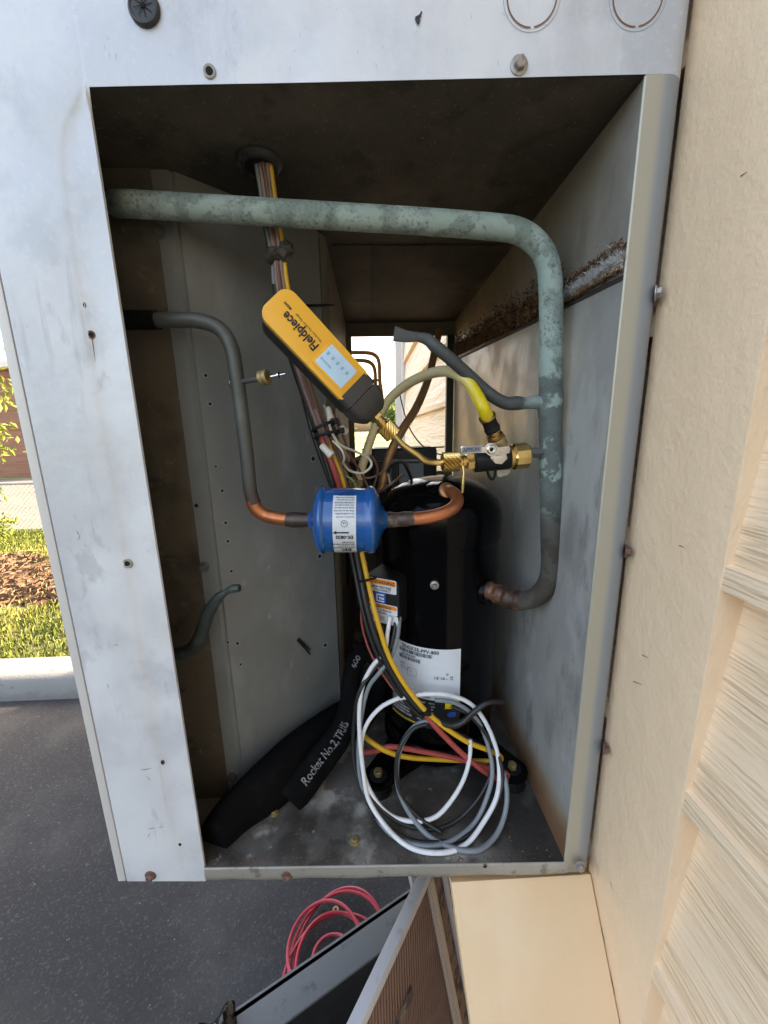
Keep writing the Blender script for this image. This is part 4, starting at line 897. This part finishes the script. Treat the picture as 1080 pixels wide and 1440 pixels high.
# yellow hose
hs = thing('service_hose', P(680,580,.41), 'yellow service hose arching from the valve back behind the gauge', 'hose')
h0 = P(702,627,.42)+sax*.022
lathe('ferrule', [(0,.0068),(.001,.0082),(.003,.0088),(.0045,.0078),(.0145,.0074),(.0155,.0086),(.0175,.0086),(.018,.0070)], h0, sax, 'black_rubber', hs, 32)
lathe('ferrule_rim', [(0,.0088),(.0018,.0090),(.0024,.0076)], h0+sax*.0165, sax, 'brass', hs, 32)
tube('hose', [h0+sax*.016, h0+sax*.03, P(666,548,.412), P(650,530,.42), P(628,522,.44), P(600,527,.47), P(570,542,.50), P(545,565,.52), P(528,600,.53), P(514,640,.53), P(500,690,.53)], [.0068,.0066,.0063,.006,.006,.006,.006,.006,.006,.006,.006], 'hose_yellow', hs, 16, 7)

# ================================================================ WIRING
wh = thing('wire_harness', PZ(370,222,.257), 'bundle of grey brown black and yellow wires dropping from the ceiling bushing', 'wires')
gr_c = PZ(365,226,.2568)
lathe('bushing', [(0,.021),(.002,.0212),(.005,.0185),(.006,.0165),(.006,.0145),(.002,.0145)], gr_c, (0,0,-1), 'grommet_rubber', wh, 36)
lathe('bushing_hole', [(0,.0144),(.0035,.0144)], gr_c, (0,0,-1), 'hole_dark', wh, 30)
for k in range(5): a = math.radians(-130+26*k); MB().box((-.0012,-.003,-.0072),(.0012,.0,-.001), Matrix.Rotation(a,3,'Z'), gr_c+V((math.cos(a-1.57)*.018, math.sin(a-1.57)*.018,0))).obj('bushing_tab', 'grommet_rubber', wh)
base_path = [(368,226),(374,262),(382,310),(390,356),(396,400),(408,450),(424,510),(446,575),(464,620),(482,672),(497,720),(508,775)]
def ypath(i): return gr_c.y+(.47-gr_c.y)*min(1, i/8)
def wire(name, offs, r, m, i0=0, i1=12, extra=(), par=None, seg=10):
    pts = []
    for i in range(i0, i1):
        a, b = base_path[i]; ox = offs[0]+(offs[1]-offs[0])*i/11+random.uniform(-1.4,1.4); pts.append(P(a+ox, b, ypath(i)+offs[2]+random.uniform(-.001,.001)))
    pts += [P(*e) for e in extra]
    return tube(name, pts, r, m, par if par is not None else wh, seg, 6)
wire('wire', (-8,-16,.004), .0026, 'wire_black', extra=())
wire('wire', (-9,-11,0), .0025, 'wire_grey', 0, 5)
wire('wire', (-3,-11,-.002), .0026, 'wire_mauve', 0, 9)
wire('wire', (2,-9,-.003), .0026, 'wire_brown', 0, 8)
wire('wire', (7,-7,-.001), .0027, 'wire_mauve', 0, 10)
wire('wire', (11,2,-.001), .0024, 'wire_yellow', 0, 7)
wire('wire', (4,2,.002), .0022, 'wire_brown', 3, 12)
wire('wire', (0,-6,.006), .0028, 'wire_grey', 2, 10)
wire('wire', (0,-19,.002), .0032, 'wire_black', 4, 12)
# sooty lump of tape on the bundle
mb = MB(); tp = P(394,359,ypath(3)-.002)
for (c0_, sc, sd_) in ((V((-.0065,0,.0005)),(.0085,.0085,.0075),1),(V((.0055,-.001,.003)),(.0095,.009,.0085),5)):
    vs = []; fs = []; na, nb_ = 22, 14
    for i in range(nb_+1):
        th = math.pi*i/nb_
        for k in range(na):
            ph = 2*math.pi*k/na; d = V((math.sin(th)*math.cos(ph), math.sin(th)*math.sin(ph), math.cos(th)))
            q = 1+.10*math.sin(5*d.x+sd_+3*d.z)+.09*math.sin(7*d.z+4*d.y+sd_)+.05*math.sin(13*d.x-9*d.z)
            vs.append(tp+c0_+V((d.x*sc[0], d.y*sc[1], (d.z+.35*d.x)*sc[2]))*q)
    for i in range(nb_):
        for k in range(na): fs.append((i*na+k, i*na+(k+1)%na, (i+1)*na+(k+1)%na, (i+1)*na+k))
    mb.add(vs, fs)
mb.obj('tape_lump', 'tape', wh, True)
# long feeds running down in front of the compressor
yl = thing('yellow_wire', P(540,920,.44), 'yellow wire curving down across the compressor and doubling back above its feet', 'wire')
yp = [(436,560,.478),(452,600,.472),(474,655,.47),(492,705,.475),(506,765,.475),(518,820,.462),(530,870,.448),(548,925,.438),(578,975,.432),(612,1012,.426),(655,1042,.425),(690,1056,.43),(704,1064,.436),(700,1070,.442),(670,1070,.452),(620,1068,.45),(575,1065,.44),(545,1057,.435),(520,1042,.44),(508,1030,.46)]
tube('wire', [P(*p) for p in yp], .0033, 'wire_yellow', yl, 12, 7)
rw_ = thing('red_wire', P(600,1010,.43), 'dull red wire running beside the yellow wire and doubling back over the compressor foot', 'wire')
rp = [(450,610,.466),(466,650,.464),(482,700,.472),(497,765,.48),(510,825,.47),(524,880,.454),(542,930,.444),(568,972,.438),(594,1000,.43),(618,1028,.424),(648,1058,.42),(680,1084,.421),(704,1096,.424),(716,1094,.43),(708,1086,.436),(680,1078,.44),(640,1066,.444),(590,1056,.444),(550,1050,.44),(528,1056,.44),(510,1058,.45)]
tube('wire', [P(*p) for p in rp], .0036, 'wire_red', rw_, 12, 7)
bw = thing('black_wire', P(530,900,.44), 'thick black wire running down beside the yellow wire and ending in a loose tail', 'wire')
bp = [(424,545,.484),(441,610,.478),(466,680,.48),(492,740,.476),(505,800,.468),(516,855,.452),(531,905,.441),(553,950,.436),(578,985,.432),(606,1010,.428),(632,1020,.425),(650,1016,.424),(668,1000,.424),(686,988,.426),(708,987,.43)]
tube('wire', [P(*p) for p in bp], [.0037]*14+[.0028], 'wire_black', bw, 12, 7)
tube('wire', [P(a-6,b+3,y+.004) for a,b,y in bp[3:10]]+[P(640,1030,.432),P(690,1060,.434),P(700,1100,.43)], .003, 'wire_black', bw, 10, 7)
tube('wire', [P(515,790,.49),P(512,830,.50),P(508,870,.50),(P(516,905,.49)),P(530,935,.47),P(548,962,.455),P(566,982,.44)], .0016, 'wire_red', rw_, 8, 7)
# cable ties
def tie(a, b, y, r, ax, par, ang=0):
    lathe('cable_tie', [(-.0017,r),(-.0017,r+.0012),(.0017,r+.0012),(.0017,r)], P(a,b,y), ax, 'black_rubber', par, 24)
    MB().box((-.003,-.003,-.003),(.003,.003,.003), None, P(a,b,y)+V((r*.6,-r*.75,0))).obj('tie_head', 'black_rubber', par, bevel=.0008)
def oval_tie(a0, b0_, a1, b1, y, par):
    p = P(a0,b0_,y); q = P(a1,b1,y); m_ = (p+q)/2; d = (q-p)/2; pts = []
    for k in range(17): t = 2*math.pi*k/16; pts.append(m_+d*math.cos(t)+V((0,-.011*math.sin(t),0))+V((0,0,.0015*math.sin(t))))
    tube('cable_tie', pts, .0019, 'black_rubber', par, 8, 3)
    MB().box((-.004,-.003,-.003),(.004,.003,.004), None, q+V((0,-.004,0))).obj('tie_head', 'black_rubber', par, bevel=.0008)
oval_tie(440,606,472,593,.462,wh); oval_tie(443,616,480,606,.460,wh)
tie(597,998,.4305,.0082,(.6,0,-.8),bw)
tube('cable_tie', [P(505,818,.462),P(516,816,.452),P(524,814,.462),P(530,812,.47)], .0016, 'black_rubber', bw, 8, 4)
# wire nuts, terminals and light-gauge loops behind the filter
cn = thing('connector_tangle', P(500,650,.50), 'tangle of small brown white and olive wires with white wire nuts above the blue filter', 'wires')
def nut(a, b, a2, b2, y, r=.0042):
    p = P(a,b,y); q = P(a2,b2,y-.004); L_ = (q-p).length
    lathe('wire_nut', [(0,r*.75),(L_*.08,r),(L_*.5,r*1.05),(L_*.9,r*1.25),(L_,r*1.15)], p, q-p, 'wire_cream', cn, 14)
nut(452,626,467,641,.458); nut(488,608,478,602,.466); nut(461,573,466,590,.474,.0035)
LP_ = [('wire_cream',.0016,((455,570,.49),(462,590,.47),(466,606,.46),(478,625,.465),(500,635,.48),(518,644,.49),(522,655,.49),(510,665,.49),(492,662,.485),(482,650,.48))),
('wire_cream',.0014,((468,620,.465),(480,632,.46),(484,645,.465),(480,655,.48))),
('wire_brown',.0017,((470,600,.48),(482,640,.49),(498,668,.50),(512,690,.51))),('wire_brown',.0017,((476,590,.48),(490,635,.485),(506,662,.495),(520,690,.5))),
('wire_brown',.0018,((495,650,.52),(515,638,.53),(528,650,.53),(531,665,.53),(525,685,.53))),('wire_brown',.0020,((530,694,.52),(545,684,.50),(558,674,.50),(566,668,.52))),
('wire_mauve',.0016,((497,668,.53),(520,672,.53),(540,662,.54),(550,650,.56),(562,648,.58),(575,655,.6))),('wire_black',.0024,((545,665,.56),(552,652,.56),(566,650,.56),(573,660,.56),(578,672,.57))),
('wire_cream',.0013,((543,640,.58),(546,665,.57),(549,682,.56))),('wire_olive',.0017,((478,655,.48),(488,668,.485),(494,684,.49))),('wire_olive',.0015,((484,668,.48),(496,676,.48),(502,690,.485))),
('wire_brown',.0016,((462,570,.485),(470,590,.478),(462,610,.47))),('wire_brown',.0014,((475,560,.50),(470,580,.49),(476,600,.48))),
('wire_black',.0011,((560,545,.7),(575,600,.65),(600,632,.62),(625,640,.62))),('wire_black',.0014,((500,648,.55),(540,650,.6),(590,650,.62)))]
for m_, r, pts in LP_: tube('thin_wire', [P(*p) for p in pts], r, m_, cn, 8, 6)
for (a, b) in ((500,683),(493,676),(505,680)): MB().box((-.003,-.004,-.003),(.003,.004,.004), Matrix.Rotation(a,3,'Z'), P(a,b,.49)).obj('terminal', 'old_brass', cn)
# leads coiled on the floor: one object each
def lie(p, r): return (p[0], p[1], min(p[2], PZ(p[0], p[1], -.4955+r+.0006).y)) if p[1] > 1075 else p
def lead(name, m, r, pts, label):
    pts = [lie((p[0]+random.uniform(-1.3,1.3), p[1]+random.uniform(-1.3,1.3), p[2]+random.uniform(-.0015,.0015)), r) for p in pts]
    t = thing(name, P(*pts[len(pts)//2]), label, 'wire', 'compressor leads coiled in front of the compressor')
    tube('wire', [P(*p) for p in pts], r*.85, m, t, 10, 8); return t
fz = lambda a, b, up=.003: tuple((a, b, PZ(a, b, -.4955+up).y))
wl = lead('white_lead', 'wire_white', .0034, [(549,868,.455),(546,890,.45),(540,915,.445),(522,940,.44),(510,965,.44),(505,1000,.43),(505,1040,.42),(510,1085,.405),(520,1125,.395),(545,1165,.376),(580,1192,.366),(620,1199,.362),(655,1188,.364),(680,1158,.376),(697,1120,.392),(702,1085,.408),(697,1050,.42),(682,1015,.428),(660,990,.432),(630,978,.434),(595,975,.436),(562,981,.436)], 'white insulated lead making the outermost loop of the coil on the cabinet floor')
tube('wire', [P(*lie(p,.003)) for p in ((562,981,.436),(535,995,.432),(515,1020,.428),(508,1050,.42),(512,1090,.408),(528,1125,.398),(552,1148,.39),(585,1155,.386),(615,1147,.39),(640,1118,.402),(655,1088,.412),(661,1060,.42),(661,1040,.426))], .0028, 'wire_white', wl, 10, 8)
gl = lead('grey_lead', 'wire_grey', .0034, [(562,868,.455),(560,895,.45),(553,920,.445),(535,945,.44),(520,965,.438),(509,1000,.434),(503,1050,.425),(507,1095,.41),(522,1135,.396),(550,1172,.38),(590,1188,.372),(630,1184,.37),(664,1160,.38),(684,1125,.395),(692,1085,.41),(686,1045,.425),(668,1010,.43),(640,990,.434),(612,985,.436)], 'grey insulated lead looping just inside the white one')
tube('wire', [P(*lie(p,.003)) for p in ((606,1012,.430),(585,1020,.428),(566,1045,.42),(558,1080,.412),(562,1115,.402),(580,1150,.388),(605,1177,.374),(635,1192,.366),(670,1196,.365),(695,1178,.37),(709,1148,.382),(713,1115,.395),(708,1085,.41)) ], .0032, 'wire_grey', gl, 10, 8)
kl = lead('black_lead', 'wire_black', .0031, [(556,868,.457),(553,895,.452),(545,918,.447),(522,945,.442),(505,975,.436),(497,1020,.43),(497,1065,.42),(505,1105,.407),(530,1150,.388),(568,1178,.374),(605,1186,.371),(650,1180,.372),(685,1150,.384),(704,1115,.396),(706,1080,.41),(690,1040,.424),(662,1008,.43),(636,994,.435)], 'black insulated lead looping with the white and grey ones')
tube('wire', [P(*lie(p,.003)) for p in ((600,1018,.426),(580,1026,.424),(562,1052,.416),(557,1085,.408),(566,1122,.399),(590,1150,.388),(620,1170,.378)) ], .0026, 'wire_black', kl, 10, 8)
tube('wire', [P(*lie(p,.003)) for p in ((512,1110,.402),(538,1140,.392),(570,1160,.384),(610,1166,.382),(645,1152,.388),(676,1118,.400),(692,1085,.412)) ], .0024, 'wire_black', kl, 10, 8)
# ================================================================ FOAM SLEEVES
def sleeve_pts(l): return [P(*p) for p in l]
o = tube('foam_sleeve', [PZ(a,b,-.4955+h) for a,b,h in ((300,1180,.010),(330,1146,.016),(375,1108,.026),(420,1066,.032),(465,1030,.034),(500,1000,.03))], [.020,.026,.032,.034,.033,.026], 'foam', None, 24, 6, [.5]*6)
tag(o, 'plain black foam pipe sleeve lying at the foot of the grey partition', 'pipe sleeve')
fs2 = thing('foam_sleeve', P(420,1120,.41), 'black foam pipe sleeve with white printed lettering looping up beside the compressor', 'pipe sleeve')
fpts = sleeve_pts([(408,1125,.425),(428,1100,.435),(450,1070,.45),(472,1042,.465),(486,1015,.48),(492,985,.495),(494,955,.51),(500,930,.52),(514,917,.53),(530,925,.535),(534,950,.54),(524,985,.55),(505,1015,.555),(488,1045,.55)])
tube('sleeve', fpts, [.0205,.0202,.0198,.0188,.017,.015,.0135,.0135,.014,.0145,.016,.018,.02,.02], 'foam', fs2, 24, 7, [.55,.55,.6,.65,.75,.85,1,1,1,1,1,1,1,1])
path, rr_ = smooth_path(fpts, 7, [.0205,.0202,.0198,.0188,.017,.015,.0135,.0135,.014,.0145,.016,.018,.02,.02])
cum = [0]
for p, q in zip(path[:-1], path[1:]): cum.append(cum[-1]+(q-p).length)
def FS(u, v, h=0):
    i = 0
    while i < len(cum)-2 and cum[i+1] < u: i += 1
    t = (u-cum[i])/(cum[i+1]-cum[i]); p = path[i].lerp(path[i+1], t); tg = (path[i+1]-path[i]).normalized(); r = rr_[i]
    view = -p.normalized(); nn_ = (view-tg*view.dot(tg)).normalized(); side = nn_.cross(tg).normalized(); a = v/r
    return p+(nn_*math.cos(a)+side*math.sin(a))*(r+.0006+h)
mb = MB(); add_text(mb, FS, 'Rocket No.2,TRIIS', .030, -.005, .0155, .0, sx=.76, bold=.02); add_text(mb, FS, '600', .195, -.004, .011, .0, sx=.9, bold=.02)
pr(mb, 'lettering', 'chalk_print', fs2)
tube('twist_tie', [P(384,1128,.44),P(386,1140,.435),(P(388,1150,.432)),P(385,1153,.432),P(384,1145,.434),P(388,1134,.438)], .0008, 'black_rubber', fs2, 6, 5)

# ================================================================ BELOW THE CABINET
# leaning cream board
A = PX(834,1246,.249); B = PX(872,1440,.249); n = (B-A).cross(V((1,0,0))).normalized()
if n.y > 0: n = -n
def onp(a, b, off=0): r = ray(a, b); return r*((n.dot(A)+off)/n.dot(r))
lt = onp(633,1229); lb = onp(662,1440); d1 = (lb-lt)/(lt.z-lb.z); d2 = (B-A)/(A.z-B.z)
top = -.519
pl = lambda p, d, z: p+d*(p.z-z)
q0_, q1_ = pl(lt, d1, top), pl(A, d2, top); q2_, q3_ = pl(A, d2, G+.002), pl(lt, d1, G+.002)
mb = MB(); NS = 12
rowsq = [q0_.lerp(q1_, i/NS) for i in range(NS+1)]; rowsb = [q3_.lerp(q2_, i/NS) for i in range(NS+1)]
mb.prism([q0_, q1_, q2_, q3_], -n*.018)
o = mb.obj('leaning_board', 'lean_board_paint', None, bevel=.0015); tag(o, 'cream painted wooden board leaning below the cabinet against the trim board', 'board')
mb = MB()
for (a, b, c, d, t_) in ((843,1270,848,1292,.0006),(848,1292,846,1310,.0007),(846,1310,857,1345,.0007),(857,1345,861,1380,.0008),(861,1380,871,1420,.0008),(744,1262,747,1270,.0016),(747,1256,745,1262,.0008),(760,1302,764,1306,.0008),(700,1352,703,1362,.0006),(795,1330,799,1338,.0006)):
    p = onp(a,b,-.0004); q = onp(c,d,-.0004); sd2 = (q-p).cross(n).normalized()*t_; mb.add([p-sd2, p+sd2, q+sd2*.7, q-sd2*.7], [(0,1,2,3)])
k_ = pr(mb, 'crack', 'rust_ring', o); pass
# coil slab with comb-like fin edge
cs = thing('coil_slab', PZ(560,1440,-1.3), 'bare finned coil slab with a white frame leaning under the cabinet beside the cream board', 'coil')
Cc = PZ(604,1224,-.60); E2d = PZ(646,1440,-.84)-Cc; v_ = E2d.normalized()
# pick the other edge at right angles to the first inside its sight plane
best = None
for i in range(200):
    z = -.55-.004*i; e = PZ(505,1440,z)-Cc; c_ = abs(e.normalized().dot(v_))
    if best is None or c_ < best[0]: best = (c_, e, z)
u_ = best[1].normalized(); LU = best[1].length*1.25; LV = max(E2d.length*1.6, .42)
nn_ = u_.cross(v_).normalized()
if nn_.dot(Cc) > 0: nn_ = -nn_
print('slab', best[0], best[2], LU, LV, Cc, u_, v_)
def cpt(a, b, h): return Cc+u_*a+v_*b+nn_*h
def cbox(name, a0, a1, b0_, b1, h0, h1, m, bev=0): return MB().prism([cpt(a0,b0_,h0),cpt(a1,b0_,h0),cpt(a1,b1,h0),cpt(a0,b1,h0)], nn_*(h1-h0)).obj(name, m, cs, bevel=bev)
cbox('fin_face', .006, LU, .0108, LV, -.012, -.003, 'coil_fins')
cbox('frame_rail', 0, LU, -.001, .0105, -.012, .002, 'coil_frame', .001)
cbox('rear_coil', -.034, -.004, -.02, LV, -.03, -.006, 'coil_side')
cbox('rear_rail', -.042, -.0345, -.02, LV, -.032, -.002, 'coil_frame', .0006)
cbox('frame_rail', .08, LU, .075, .085, -.0028, .0005, 'coil_side', .0005)
cbox('side_rail', -.003, .0055, .012, LV, -.006, .003, 'fin_comb', .0006)
cbox('side_coil', -.001, .0055, .014, LV, -.030, -.0065, 'coil_side')
cbox('side_rail', -.004, .0055, .012, LV, -.036, -.0305, 'coil_frame', .0006)
mb = MB(); k = .014
while k < LV:
    p = cpt(.0058,k,.0); mb.add([cpt(.0058,k,-.002),cpt(.0058,k,.003),cpt(.0058,k+.0028,.003),cpt(.0058,k+.0028,-.002),cpt(.0165,k+.003,.0015)], [(0,1,4),(1,2,4),(2,3,4),(3,0,4)]); k += .0055
o = pr(mb, 'fin_tip', 'fin_comb', cs); o['kind'] = 'stuff'
mb = MB(); k = .02
while k < LV: add_tube(mb, [cpt(-.0015,k,-.012), cpt(-.008,k+.006,-.014), cpt(-.0015,k+.012,-.016)], .003, 6, 3); k += .022
o = mb.obj('coil_end', 'coil_side', cs, True); o['kind'] = 'stuff'
# dark metal tray with a broad rim
tr = thing('metal_tray', PZ(450,1440,G), 'dark grey metal tray with a broad flat rim standing on the asphalt', 'tray')
ZR = -.92
r0, r1, r2, r3 = PZ(325,1422,ZR), PZ(640,1206,ZR), PZ(640,1237,ZR), PZ(345,1440,ZR)
ax_ = (r1-r0).normalized(); w_ = V((ax_.y,-ax_.x,0))
if w_.y > 0: w_ = -w_
wd = .055
a_ = PZ(353,1403,ZR)-ax_*.06; e_ = a_+ax_*.75
MB().prism([a_, e_, e_+w_*wd, a_+w_*wd], (0,0,-.006)).obj('rim', 'tray_steel', tr, bevel=.001)
MB().prism([a_+w_*.004, e_+w_*.004, e_+w_*.010, a_+w_*.010], (0,0,G-ZR)).obj('side_wall', 'tray_dark', tr)
MB().prism([a_+w_*(wd-.004)+V((0,0,-.0062)), e_+w_*(wd-.004)+V((0,0,-.0062)), e_+w_*(wd-.001)+V((0,0,-.0062)), a_+w_*(wd-.001)+V((0,0,-.0062))], (0,0,-.03)).obj('rim_lip', 'tray_dark', tr)
MB().prism([a_+w_*.010+V((0,0,G-ZR+.06)), e_+w_*.010+V((0,0,G-ZR+.06)), e_+w_*.5+V((0,0,G-ZR+.06)), a_+w_*.5+V((0,0,G-ZR+.06))], (0,0,-.05)).obj('tray_floor', 'tray_dark', tr)
MB().prism([a_+w_*.13+V((0,0,G-ZR+.061)), e_+w_*.13+V((0,0,G-ZR+.061)), e_+w_*.15+V((0,0,G-ZR+.061)), a_+w_*.15+V((0,0,G-ZR+.061))], (0,0,.03)).obj('floor_rib', 'tray_steel', tr)
# black plastic bag draped over the tray corner
mb = MB(); nb = 16; mb_pts = []
for i in range(nb+1):
    for j in range(nb+1):
        u, v = i/nb, j/nb
        p = a_+ax_*(-.035+.07*u)+w_*(-.004+.09*v); z = ZR+.006+.014*math.sin(u*9+v*5)*math.sin(v*6+1)+.012*math.sin(u*3.1)*math.sin(v*3.1)
        if v > .6: z -= (v-.6)*.16
        z -= .05*max(0, .2-u)*2
        mb.v.append(V((p.x, p.y, z)))
for i in range(nb):
    for j in range(nb): a = i*(nb+1)+j; mb.f.append((a, a+1, a+nb+2, a+nb+1))
o = mb.obj('plastic_bag', 'bag_plastic', None, True); sol = o.modifiers.new('s', 'SOLIDIFY'); sol.thickness = .001
tag(o, 'shiny black plastic bag bunched over the near corner of the metal tray', 'bag')
# coil of red hose on the asphalt
hp_ = []; hc = PZ(474,1362,G+.01)
for k in range(0, 7*14+1):
    a = 2*math.pi*k/14; tn_ = k/14; R0 = .122-.007*tn_+.03*math.sin(tn_*2.1); c2 = hc+V((.03*math.sin(tn_*2.7), .035*math.cos(tn_*1.9), 0))
    hp_.append(c2+V((math.cos(a)*R0*.97, math.sin(a)*R0, .008+.004*tn_+.006*math.sin(a*1.5+tn_))))
hp_ += [hc+V((.2,.12,.01)), hc+V((.3,.25,.008)), hc+V((.34,.42,.006))]
o = tube('air_hose', hp_, .0042, 'air_hose_red', None, 8, 4); tag(o, 'coiled pink red air hose lying on the asphalt behind the tray', 'hose')
# grit and small litter on the asphalt
mb = MB()
for i in range(420):
    x = random.uniform(-2.2,.2); y = random.uniform(.45,1.8); s = random.choice((.0012,.0018,.0025,.0035)); a = random.uniform(0,3)
    c = V((x,y,G)); d = V((math.cos(a),math.sin(a),0))*s; e = V((-d.y,d.x,0))*random.uniform(.4,.9)
    mb.add([c-d, c+e, c+d, c-e, c+V((0,0,s*.7))], [(0,1,4),(1,2,4),(2,3,4),(3,0,4)])
o = pr(mb, 'grit', 'kerb_concrete', None); tag(o, 'pale grit specks scattered over the asphalt', 'grit', kind='stuff')
o = lathe('washer', [(0,.009),(.003,.009),(.003,.004),(0,.004)], PZ(472,1280,G), (0,0,1), 'old_brass', None, 20)
tag(o, 'small tan ring lying on the asphalt inside the red hose coil', 'ring')
